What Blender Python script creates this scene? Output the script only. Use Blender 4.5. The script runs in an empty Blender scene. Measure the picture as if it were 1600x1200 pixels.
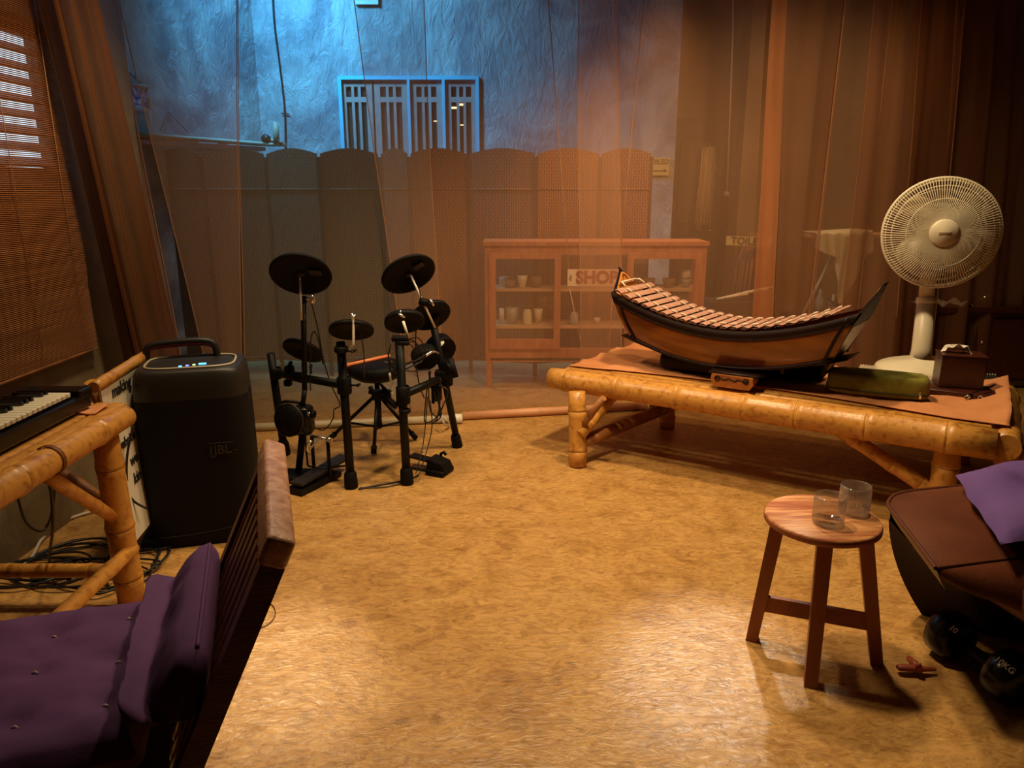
import bpy, bmesh, math, random
from mathutils import Vector, Matrix, noise
random.seed(7)
V = Vector
PI = math.pi
C = bpy.context.scene.collection
SC = bpy.context.scene

# ---------------------------------------------------------------- camera
FOC = 1160.0; PITCH = math.radians(14.8); CAMH = 1.4
cd = bpy.data.cameras.new('camera'); cam = bpy.data.objects.new('camera', cd); C.objects.link(cam)
cam.location = (0, 0, CAMH); cam.rotation_euler = (PI/2 - PITCH, 0, 0)
cd.sensor_width = 36; cd.lens = 36*FOC/1600; cd.clip_start = 0.02
SC.camera = cam

# ---------------------------------------------------------------- world, lights, exposure
w = bpy.data.worlds.new('world'); SC.world = w; w.use_nodes = True
bg = w.node_tree.nodes['Background']; bg.inputs[0].default_value = (0.42, 0.36, 0.36, 1); bg.inputs[1].default_value = 0.035
SC.view_settings.view_transform = 'Standard'; SC.view_settings.look = 'None'
SC.view_settings.exposure = 0.0; SC.view_settings.gamma = 1; SC.view_settings.use_curve_mapping = False

def spot(name, loc, tgt, watt, col, size, blend=0.8, rad=0.05):
    d = bpy.data.lights.new(name, 'SPOT'); d.energy = watt; d.color = col; d.spot_size = math.radians(size); d.spot_blend = blend; d.shadow_soft_size = rad
    o = bpy.data.objects.new(name, d); C.objects.link(o); o.location = loc
    o.rotation_euler = (V(tgt)-V(loc)).to_track_quat('-Z', 'Y').to_euler(); return o
def area(name, loc, tgt, watt, col, sx, sy, spr=180):
    d = bpy.data.lights.new(name, 'AREA'); d.energy = watt; d.color = col; d.shape = 'RECTANGLE'; d.size = sx; d.size_y = sy; d.spread = math.radians(spr)
    o = bpy.data.objects.new(name, d); C.objects.link(o); o.location = loc
    o.rotation_euler = (V(tgt)-V(loc)).to_track_quat('-Z', 'Y').to_euler(); return o
WARM = (1.0, 0.60, 0.25); WARM2 = (1.0, 0.74, 0.42)
spot('overhead_spot', (0.15, 2.55, 2.85), (0.2, 2.45, 0), 175, WARM2, 92, 0.75, 0.12)
spot('overhead_spot', (0.75, 3.35, 2.85), (0.85, 3.7, 0), 190, WARM2, 114, 0.8, 0.10)
spot('overhead_spot', (-1.0, 2.9, 2.85), (-0.95, 3.2, 0), 110, WARM2, 125, 0.9, 0.12)
spot('hotspot_light', (-1.45, 3.98, 2.42), (-0.69, 1.95, 0), 260, WARM2, 13.5, 1.0, 0.06)  # this and the next: added spots, only to make the floor hotspots
spot('hotspot_light', (1.25, 4.10, 2.44), (0.60, 1.98, 0), 250, (1.0, 0.92, 0.76), 13.5, 1.0, 0.06)
spot('porch_lamp', (0.85, 5.05, 2.75), (0.75, 5.5, 0.4), 90, WARM, 104, 0.9, 0.1)
spot('overhead_spot', (1.75, 3.75, 2.85), (1.8, 4.5, 0.9), 58, WARM2, 112, 0.9, 0.10)  # added light to brighten the right curtains and the fan
spot('hall_lamp', (2.6, 5.3, 2.7), (2.2, 6.2, 0.8), 55, WARM, 140, 0.9, 0.2)
area('blue_sky_light', (-2.05, 5.30, 3.75), (-1.35, 6.6, 2.3), 58, (0.09, 0.50, 0.98), 0.5, 0.5, 100)

# ---------------------------------------------------------------- photo -> metres
def ray(u, v):
    dx = (u-800)/FOC; dy = (v-600)/FOC
    return V((dx, math.cos(PITCH)-dy*math.sin(PITCH), -math.sin(PITCH)-dy*math.cos(PITCH)))
def onz(u, v, z=0.0):
    d = ray(u, v); t = (z-CAMH)/d.z; return V((d.x*t, d.y*t, z))
def ony(u, v, y):
    d = ray(u, v); t = y/d.y; return V((d.x*t, y, CAMH+d.z*t))
def onplane(u, v, p, n):
    d = ray(u, v); o = V((0, 0, CAMH)); t = (V(p)-o).dot(n)/d.dot(n); return o+d*t
def disc_normal(rot, k, down=True, u=800, v=600):
    a = math.radians(rot); s = math.sqrt(max(0, 1-k*k))
    mi = V((-math.sin(a), math.cos(a)))                   # minor axis in the image, pointing up
    if down: mi = -mi
    fw = ray(u, v).normalized(); up = V((0, math.sin(PITCH), math.cos(PITCH))); up = (up-fw*up.dot(fw)).normalized(); right = fw.cross(up)
    return (right*mi.x*s + up*mi.y*s - fw*k).normalized()

# ---------------------------------------------------------------- materials
def nodes(name):
    m = bpy.data.materials.new(name); m.use_nodes = True
    nt = m.node_tree; return m, nt, nt.nodes['Principled BSDF']
def pm(name, c1, c2=None, rough=0.6, scale=6, stretch=(1, 1, 1), bump=0.0, bscale=None, metal=0.0, detail=5, spec=0.5, dist=0.0, lo=0.35, hi=0.65, coat=0.0, rough2=None):
    m, nt, b = nodes(name); N = nt.nodes; L = nt.links
    b.inputs['Roughness'].default_value = rough; b.inputs['Metallic'].default_value = metal
    b.inputs['Specular IOR Level'].default_value = spec; b.inputs['Coat Weight'].default_value = coat
    b.inputs['Base Color'].default_value = (*c1, 1)
    if c2 is not None or bump:
        tc = N.new('ShaderNodeTexCoord'); mp = N.new('ShaderNodeMapping'); mp.inputs['Scale'].default_value = stretch
        L.new(tc.outputs['Object'], mp.inputs[0])
        no = N.new('ShaderNodeTexNoise'); no.inputs['Scale'].default_value = scale; no.inputs['Detail'].default_value = detail; no.inputs['Distortion'].default_value = dist
        L.new(mp.outputs[0], no.inputs['Vector'])
        if c2 is not None:
            cr = N.new('ShaderNodeValToRGB'); cr.color_ramp.elements[0].position = lo; cr.color_ramp.elements[1].position = hi
            cr.color_ramp.elements[0].color = (*c1, 1); cr.color_ramp.elements[1].color = (*c2, 1)
            L.new(no.outputs[0], cr.inputs[0]); L.new(cr.outputs[0], b.inputs['Base Color'])
        if rough2 is not None:
            mr = N.new('ShaderNodeMapRange'); mr.inputs[3].default_value = rough; mr.inputs[4].default_value = rough2
            L.new(no.outputs[0], mr.inputs[0]); L.new(mr.outputs[0], b.inputs['Roughness'])
        if bump:
            n2 = N.new('ShaderNodeTexNoise'); n2.inputs['Scale'].default_value = bscale or scale*3; n2.inputs['Detail'].default_value = 6
            L.new(mp.outputs[0], n2.inputs['Vector'])
            bp = N.new('ShaderNodeBump'); bp.inputs['Strength'].default_value = bump; bp.inputs['Distance'].default_value = 0.02
            L.new(n2.outputs[0], bp.inputs['Height']); L.new(bp.outputs[0], b.inputs['Normal'])
    return m
def emit(name, col, s):
    m, nt, b = nodes(name); b.inputs['Base Color'].default_value = (0, 0, 0, 1)
    b.inputs['Emission Color'].default_value = (*col, 1); b.inputs['Emission Strength'].default_value = s; return m

M = {}
M['bamboo'] = pm('bamboo', (0.36, 0.135, 0.020), (0.60, 0.28, 0.055), 0.34, 34, (1, 1, 1), 0.08, 60, lo=0.30, hi=0.50, dist=0.4, detail=8)
M['bamboo_dark'] = pm('bamboo_dark', (0.20, 0.07, 0.02), (0.42, 0.17, 0.05), 0.5, 9, bump=0.3)
M['blackmetal'] = pm('black_metal', (0.0045, 0.0038, 0.0035), None, 0.48, spec=0.2)
M['blackrubber'] = pm('black_rubber', (0.0045, 0.0038, 0.0036), None, 0.6, bump=0.1, scale=30, spec=0.15)
M['blackgloss'] = pm('black_gloss', (0.006, 0.005, 0.005), None, 0.22, spec=0.35)
M['cable'] = pm('black_cable', (0.010, 0.008, 0.007), None, 0.45)
M['wcable'] = pm('white_cable', (0.62, 0.55, 0.45), None, 0.5)
M['chrome'] = pm('chrome', (0.85, 0.80, 0.70), None, 0.25, metal=0.9)
M['whitemetal'] = pm('white_painted_rod', (0.80, 0.74, 0.62), None, 0.4)
M['grille'] = pm('speaker_grille', (0.004, 0.003, 0.003), (0.007, 0.005, 0.0045), 0.7, 300, spec=0.2, bump=0.15, bscale=500)
M['logo'] = pm('faint_logo', (0.022, 0.015, 0.012), None, 0.6)
M['greyplastic'] = pm('dark_grey_plastic', (0.022, 0.018, 0.015), None, 0.42, spec=0.35)
M['red'] = pm('dark_red_rubber', (0.16, 0.01, 0.01), None, 0.5)
M['ivory'] = pm('white_key_plastic', (0.80, 0.72, 0.56), None, 0.35)
M['orangewood'] = pm('drumstick_orange', (0.85, 0.22, 0.07), (0.95, 0.32, 0.12), 0.5, 8)
M['walnut'] = pm('dark_red_wood', (0.075, 0.020, 0.010), (0.15, 0.042, 0.020), 0.34, 7, (1, 1, 6), 0.12, 40)
M['paleend'] = pm('worn_lit_rail_wood', (0.50, 0.23, 0.14), (0.80, 0.47, 0.30), 0.35, 40, bump=0.15)  # worn wood, lightened further for the light on the rail top
M['purple'] = pm('purple_cotton', (0.085, 0.026, 0.115), (0.11, 0.036, 0.145), 0.85, 5, bump=0.25, bscale=9)
M['purple2'] = pm('violet_cotton', (0.105, 0.050, 0.22), (0.135, 0.066, 0.26), 0.85, 4, bump=0.25, bscale=8)
M['leather'] = pm('brown_leather', (0.085, 0.022, 0.009), (0.125, 0.034, 0.014), 0.40, 5, bump=0.08, bscale=90)
M['piping'] = pm('leather_piping', (0.09, 0.025, 0.012), None, 0.4)
M['stoolwood'] = pm('stool_red_wood', (0.23, 0.055, 0.018), (0.36, 0.10, 0.035), 0.42, 9, (1, 1, 0.2), 0.15)
M['stooltop'] = pm('stool_top_wood', (0.38, 0.11, 0.04), (0.74, 0.36, 0.15), 0.42, 9, (0.4, 4.0, 1), 0.12, dist=1.2)
M['cloth'] = pm('orange_cloth', (0.52, 0.19, 0.065), (0.68, 0.28, 0.105), 0.85, 3, bump=0.8, bscale=7)
M['olive'] = pm('olive_fabric', (0.17, 0.155, 0.012), (0.23, 0.205, 0.018), 0.9, 40, bump=0.3, bscale=200)
M['olivedark'] = pm('olive_piping', (0.045, 0.045, 0.012), None, 0.8)
M['boatwood'] = pm('lacquered_orange_wood', (0.12, 0.026, 0.004), (0.24, 0.066, 0.007), 0.22, 4, (1, 1, 5), 0.06, coat=0.4)
M['boatdark'] = pm('dark_lacquered_trim', (0.012, 0.0035, 0.002), None, 0.45, spec=0.2)
M['barwood'] = pm('rosewood_bar', (0.50, 0.25, 0.18), (0.64, 0.36, 0.27), 0.26, 6, (1, 8, 1))
M['cord'] = pm('cream_cord', (0.85, 0.68, 0.50), None, 0.6)
M['carved'] = pm('carved_orange_wood', (0.30, 0.09, 0.02), (0.45, 0.15, 0.03), 0.4, 14, bump=0.3)
M['shell'] = pm('orange_shell_board', (0.80, 0.26, 0.04), (0.92, 0.38, 0.07), 0.45, 12)
M['fan'] = pm('cream_fan_plastic', (0.78, 0.68, 0.48), None, 0.4)
M['fanblade'] = pm('pale_fan_blade', (0.48, 0.36, 0.22), None, 0.35)
M['boxwood'] = pm('small_mahogany_box', (0.045, 0.010, 0.005), (0.075, 0.017, 0.007), 0.35, 9, (4, 1, 4))
M['whitecloth'] = pm('white_cloth', (0.80, 0.72, 0.60), None, 0.85, bump=0.4, bscale=20)
M['paper'] = pm('white_board', (0.72, 0.64, 0.50), None, 0.7)
M['ink'] = pm('black_ink', (0.010, 0.008, 0.008), None, 0.7)
M['cabwood'] = pm('red_brown_cabinet_wood', (0.42, 0.13, 0.05), (0.55, 0.19, 0.075), 0.5, 6, (5, 5, 1), 0.05)
M['shelfedge'] = pm('pale_shelf', (0.66, 0.36, 0.18), None, 0.5)
M['clay'] = pm('brown_clay', (0.20, 0.10, 0.05), (0.28, 0.14, 0.07), 0.6, 10)
M['cream'] = pm('cream_glaze', (0.75, 0.60, 0.38), None, 0.35)
M['grey'] = pm('grey_ceramic', (0.36, 0.34, 0.27), None, 0.4)
M['signcream'] = pm('sign_board_cream', (0.85, 0.66, 0.45), None, 0.7)
M['signred'] = pm('sign_letter_red', (0.30, 0.035, 0.015), None, 0.7)
M['signyellow'] = pm('sign_board_yellow', (0.72, 0.50, 0.14), None, 0.7)
M['signpale'] = pm('sign_board_pale', (0.80, 0.85, 0.75), None, 0.7)
M['string'] = pm('pale_string', (0.62, 0.38, 0.20), None, 0.8)
M['blueframe'] = pm('blue_painted_frame', (0.12, 0.62, 0.80), None, 0.6)
M['shutter'] = pm('grey_brown_shutter_wood', (0.48, 0.27, 0.23), (0.56, 0.33, 0.28), 0.65, 12)
M['pane'] = pm('dark_window_pane', (0.06, 0.035, 0.028), None, 0.25, spec=0.3)
M['pvc'] = pm('grey_pipe', (0.42, 0.34, 0.22), (0.52, 0.42, 0.28), 0.45, 8)
M['polewood'] = pm('pink_wood_pole', (0.62, 0.28, 0.13), (0.72, 0.36, 0.18), 0.5, 4)
M['darkwood'] = pm('dark_brown_wood', (0.055, 0.022, 0.008), (0.08, 0.034, 0.014), 0.6, 6)
M['doorbrown'] = pm('brown_door_paint', (0.115, 0.065, 0.03), (0.14, 0.08, 0.04), 0.7, 3)
M['hallwall'] = pm('brown_hall_plaster', (0.22, 0.13, 0.065), (0.30, 0.18, 0.09), 0.8, 2.5, bump=0.15, bscale=9)
M['mop'] = pm('jute_fibre', (0.70, 0.50, 0.27), (0.92, 0.72, 0.45), 0.9, 40, (1, 1, 0.1), bump=0.3)
M['coir'] = pm('red_brown_bristle', (0.26, 0.08, 0.02), (0.36, 0.12, 0.035), 0.9, 40, (1, 1, 0.1), bump=0.4)
M['leaf'] = pm('dim_green_leaf', (0.05, 0.12, 0.05), None, 0.6)
M['cream2'] = pm('pale_linen', (0.62, 0.52, 0.30), None, 0.85, bump=0.2, bscale=14)
M['picture'] = pm('picture_print', (0.16, 0.14, 0.42), (0.72, 0.72, 0.85), 0.6, 14, dist=2.0, lo=0.42, hi=0.55)
M['toy'] = pm('red_brown_toy_wood', (0.32, 0.055, 0.020), (0.40, 0.08, 0.03), 0.4, 10)
M['steel'] = pm('steel', (0.6, 0.6, 0.5), None, 0.15, metal=1.0)
M['orangebox'] = pm('orange_brown_clutter', (0.45, 0.16, 0.06), (0.30, 0.10, 0.05), 0.6, 10)

def glass_mat(name, col, rough, bump=False):
    m, nt, b = nodes(name)
    b.inputs['Base Color'].default_value = (*col, 1); b.inputs['Transmission Weight'].default_value = 1.0
    b.inputs['Roughness'].default_value = rough; b.inputs['IOR'].default_value = 1.45; return m
def thin_glass():
    m, nt, b = nodes('ribbed_clear_glass'); N = nt.nodes; L = nt.links
    tr = N.new('ShaderNodeBsdfTransparent'); tr.inputs[0].default_value = (.97, .96, .93, 1); gl = N.new('ShaderNodeBsdfGlossy'); gl.inputs['Roughness'].default_value = 0.12
    lw = N.new('ShaderNodeLayerWeight'); lw.inputs[0].default_value = 0.35; mr = N.new('ShaderNodeMapRange'); mr.inputs[3].default_value = 0.10; mr.inputs[4].default_value = 0.60
    L.new(lw.outputs['Facing'], mr.inputs[0]); fr = N.new('ShaderNodeMixShader'); L.new(mr.outputs[0], fr.inputs[0])
    L.new(tr.outputs[0], fr.inputs[1]); L.new(gl.outputs[0], fr.inputs[2]); df = N.new('ShaderNodeBsdfDiffuse'); df.inputs[0].default_value = (.95, .93, .88, 1); m2 = N.new('ShaderNodeMixShader'); m2.inputs[0].default_value = 0.06; L.new(fr.outputs[0], m2.inputs[1]); L.new(df.outputs[0], m2.inputs[2]); L.new(m2.outputs[0], N['Material Output'].inputs[0]); return m
M['glass'] = thin_glass()
M['underchair'] = pm('shaded_underside', (0.016, 0.005, 0.003), None, 0.8, spec=0.15)  # chair body darkened so its colour carries the shade below the seat
M['water'] = glass_mat('water', (1, 1, 0.97), 0.0)
def pane_mat():
    m, nt, b = nodes('thin_cabinet_glass'); N = nt.nodes; L = nt.links
    tr = N.new('ShaderNodeBsdfTransparent'); gl = N.new('ShaderNodeBsdfGlossy'); gl.inputs['Roughness'].default_value = 0.05
    fr = N.new('ShaderNodeMixShader'); fr.inputs[0].default_value = 0.07
    L.new(tr.outputs[0], fr.inputs[1]); L.new(gl.outputs[0], fr.inputs[2]); L.new(fr.outputs[0], N['Material Output'].inputs[0]); return m
M['cabglass'] = pane_mat()

def sheer(name, col, dens, foldamp=0.12, fine=True):
    """sheer net: part transparent, part thin cloth that scatters and lets light through"""
    m, nt, b = nodes(name); N = nt.nodes; L = nt.links
    tr = N.new('ShaderNodeBsdfTransparent'); df = N.new('ShaderNodeBsdfDiffuse'); tl = N.new('ShaderNodeBsdfTranslucent')
    df.inputs[0].default_value = (*col, 1); tl.inputs[0].default_value = (*col, 1)
    a = N.new('ShaderNodeMixShader'); a.inputs[0].default_value = 0.4
    L.new(df.outputs[0], a.inputs[1]); L.new(tl.outputs[0], a.inputs[2])
    mx = N.new('ShaderNodeMixShader'); L.new(tr.outputs[0], mx.inputs[1]); L.new(a.outputs[0], mx.inputs[2])
    # more thread crosses the line of sight where the cloth turns edge-on
    lw = N.new('ShaderNodeLayerWeight'); lw.inputs[0].default_value = 0.35
    tc = N.new('ShaderNodeTexCoord'); mp = N.new('ShaderNodeMapping'); mp.inputs['Scale'].default_value = (9, 9, 0.5)
    no = N.new('ShaderNodeTexNoise'); no.inputs['Scale'].default_value = 1.0; no.inputs['Detail'].default_value = 4
    L.new(tc.outputs['Object'], mp.inputs[0]); L.new(mp.outputs[0], no.inputs[0])
    m1 = N.new('ShaderNodeMath'); m1.operation = 'MULTIPLY_ADD'; m1.inputs[1].default_value = foldamp*2; m1.inputs[2].default_value = dens-foldamp
    L.new(no.outputs[0], m1.inputs[0])
    m2 = N.new('ShaderNodeMath'); m2.operation = 'MULTIPLY_ADD'; m2.inputs[1].default_value = 0.45; m2.use_clamp = True
    L.new(lw.outputs['Facing'], m2.inputs[0]); L.new(m1.outputs[0], m2.inputs[2])
    L.new(m2.outputs[0], mx.inputs[0]); L.new(mx.outputs[0], N['Material Output'].inputs[0]); return m
M['sheer'] = sheer('brown_sheer_net', (0.88, 0.50, 0.28), 0.28, 0.06)
M['sheer_grey'] = sheer('greyish_olive_net', (0.50, 0.40, 0.26), 0.30, 0.06)
M['strip'] = sheer('orange_brown_net_strip', (0.85, 0.35, 0.14), 0.62, 0.08)
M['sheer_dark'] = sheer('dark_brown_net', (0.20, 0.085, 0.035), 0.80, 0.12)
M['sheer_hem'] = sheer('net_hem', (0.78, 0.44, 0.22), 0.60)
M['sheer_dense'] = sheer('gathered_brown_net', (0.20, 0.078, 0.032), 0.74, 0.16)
M['sheer_mid'] = sheer('folded_brown_net', (0.52, 0.25, 0.12), 0.55, 0.16)

def floor_mat():
    m, nt, b = nodes('polished_ochre_concrete'); N = nt.nodes; L = nt.links
    tc = N.new('ShaderNodeTexCoord')
    def ns(sc, det=6, dis=0.0, st=(1, 1, 1), rough=0.55):
        mp = N.new('ShaderNodeMapping'); mp.inputs['Scale'].default_value = st; L.new(tc.outputs['Object'], mp.inputs[0])
        n = N.new('ShaderNodeTexNoise'); n.inputs['Scale'].default_value = sc; n.inputs['Detail'].default_value = det; n.inputs['Distortion'].default_value = dis
        n.inputs['Roughness'].default_value = rough
        L.new(mp.outputs[0], n.inputs['Vector']); return n
    def ramp(src, stops):
        c = N.new('ShaderNodeValToRGB'); e = c.color_ramp.elements
        e[0].position, e[0].color = stops[0][0], (*stops[0][1], 1); e[1].position, e[1].color = stops[-1][0], (*stops[-1][1], 1)
        for p, q in stops[1:-1]:
            k = e.new(p); k.color = (*q, 1)
        L.new(src, c.inputs[0]); return c
    base = ramp(ns(3.2, 10, 2.0, (1, 1, 1), 0.65).outputs[0], [(0.30, (0.36, 0.18, 0.048)), (0.46, (0.50, 0.27, 0.080)), (0.60, (0.56, 0.32, 0.105)), (0.74, (0.44, 0.22, 0.065))])
    fine = ramp(ns(13, 12, 2.2, (1, 1.8, 1), 0.78).outputs[0], [(0.28, (0.30, 0.22, 0.15)), (0.43, (0.74, 0.68, 0.60)), (0.52, (0.98, 0.97, 0.95)), (0.68, (1.28, 1.26, 1.22))])
    dark = ramp(ns(6, 12, 2.6, (0.8, 2.0, 1), 0.82).outputs[0], [(0.0, (0, 0, 0)), (0.33, (0.12, 0.12, 0.12)), (0.385, (1, 1, 1)), (1, (1, 1, 1))])
    mu = N.new('ShaderNodeMix'); mu.data_type = 'RGBA'; mu.blend_type = 'MULTIPLY'; mu.inputs[0].default_value = 1.0
    L.new(base.outputs[0], mu.inputs[6]); L.new(fine.outputs[0], mu.inputs[7])
    mu2 = N.new('ShaderNodeMix'); mu2.data_type = 'RGBA'; mu2.inputs[6].default_value = (0.12, 0.058, 0.014, 1)
    L.new(dark.outputs[0], mu2.inputs[0]); L.new(mu.outputs[2], mu2.inputs[7])
    L.new(mu2.outputs[2], b.inputs['Base Color'])
    rr = N.new('ShaderNodeMapRange'); rr.inputs[3].default_value = 0.20; rr.inputs[4].default_value = 0.45
    L.new(ns(4, 5, 1).outputs[0], rr.inputs[0]); L.new(rr.outputs[0], b.inputs['Roughness'])
    n1 = ns(17, 6, 2.0, (1, 1.9, 1), 0.55); n2 = ns(4.0, 3, 0.5)
    ad = N.new('ShaderNodeMath'); ad.operation = 'MULTIPLY_ADD'; ad.inputs[1].default_value = 2.0
    L.new(n2.outputs[0], ad.inputs[0]); L.new(n1.outputs[0], ad.inputs[2])
    bp = N.new('ShaderNodeBump'); bp.inputs['Strength'].default_value = 0.26; bp.inputs['Distance'].default_value = 0.02
    L.new(ad.outputs[0], bp.inputs['Height']); L.new(bp.outputs[0], b.inputs['Normal']); return m
M['floor'] = floor_mat()
def plaster(name, c1, c2, sc=3.0, bump=0.5):
    m = pm(name, c1, c2, 0.6, sc, (1, 1, 1), 0, detail=8, dist=1.5)
    nt = m.node_tree; N = nt.nodes; L = nt.links; b = N['Principled BSDF']
    tc = N.new('ShaderNodeTexCoord'); n = N.new('ShaderNodeTexNoise'); n.inputs['Scale'].default_value = 9; n.inputs['Detail'].default_value = 10; n.inputs['Distortion'].default_value = 1.0; n.inputs['Roughness'].default_value = 0.66
    mp = N.new('ShaderNodeMapping'); mp.inputs['Scale'].default_value = (1.5, 1.5, 0.7); L.new(tc.outputs['Object'], mp.inputs[0]); L.new(mp.outputs[0], n.inputs['Vector'])
    bp = N.new('ShaderNodeBump'); bp.inputs['Strength'].default_value = bump; bp.inputs['Distance'].default_value = 0.05
    L.new(n.outputs[0], bp.inputs['Height']); L.new(bp.outputs[0], b.inputs['Normal']); return m
M['plaster'] = plaster('grey_trowelled_plaster', (0.24, 0.23, 0.25), (0.56, 0.55, 0.52), 1.6, 0.75)
M['concrete'] = plaster('olive_grey_concrete', (0.17, 0.125, 0.065), (0.25, 0.19, 0.105), 3.5, 0.3)
def woven(name, c1, c2, c3):
    """fine woven paper cord: tiny pale stitches on vertical cords"""
    m, nt, b = nodes(name); N = nt.nodes; L = nt.links
    tc = N.new('ShaderNodeTexCoord')
    br = N.new('ShaderNodeTexBrick'); br.inputs['Scale'].default_value = 1.0
    br.inputs['Color1'].default_value = (*c1, 1); br.inputs['Color2'].default_value = (*c2, 1); br.inputs['Mortar'].default_value = (*c3, 1)
    br.inputs['Brick Width'].default_value = 0.045; br.inputs['Row Height'].default_value = 0.017; br.inputs['Mortar Size'].default_value = 0.0022
    sp = N.new('ShaderNodeSeparateXYZ'); cb = N.new('ShaderNodeCombineXYZ'); L.new(tc.outputs['Object'], sp.inputs[0])
    L.new(sp.outputs[2], cb.inputs[0]); L.new(sp.outputs[0], cb.inputs[1]); L.new(cb.outputs[0], br.inputs['Vector'])
    L.new(br.outputs[0], b.inputs['Base Color']); b.inputs['Roughness'].default_value = 0.7
    bp = N.new('ShaderNodeBump'); bp.inputs['Strength'].default_value = 0.5; bp.inputs['Distance'].default_value = 0.004; bp.invert = True
    L.new(br.outputs['Fac'], bp.inputs['Height']); L.new(bp.outputs[0], b.inputs['Normal']); return m
M['woven'] = woven('woven_brown_cord', (0.125, 0.036, 0.010), (0.17, 0.050, 0.015), (0.36, 0.15, 0.06))
M['woven_shaded'] = woven('shaded_woven_cord', (0.105, 0.062, 0.030), (0.135, 0.078, 0.038), (0.24, 0.15, 0.08))  # same cord with the left screen's shade put into its colour
def blind_mat():
    m, nt, b = nodes('woven_bamboo_blind'); N = nt.nodes; L = nt.links
    tc = N.new('ShaderNodeTexCoord'); n = N.new('ShaderNodeTexNoise'); n.inputs['Scale'].default_value = 14; n.inputs['Detail'].default_value = 4
    mp = N.new('ShaderNodeMapping'); mp.inputs['Scale'].default_value = (1, 0.12, 6); L.new(tc.outputs['Object'], mp.inputs[0]); L.new(mp.outputs[0], n.inputs['Vector'])
    c = N.new('ShaderNodeValToRGB'); c.color_ramp.elements[0].position = 0.3; c.color_ramp.elements[1].position = 0.7
    c.color_ramp.elements[0].color = (0.22, 0.072, 0.010, 1); c.color_ramp.elements[1].color = (0.34, 0.125, 0.028, 1)
    L.new(n.outputs[0], c.inputs[0]); L.new(c.outputs[0], b.inputs['Base Color']); b.inputs['Roughness'].default_value = 0.6
    return m
M['blind'] = blind_mat()
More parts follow.
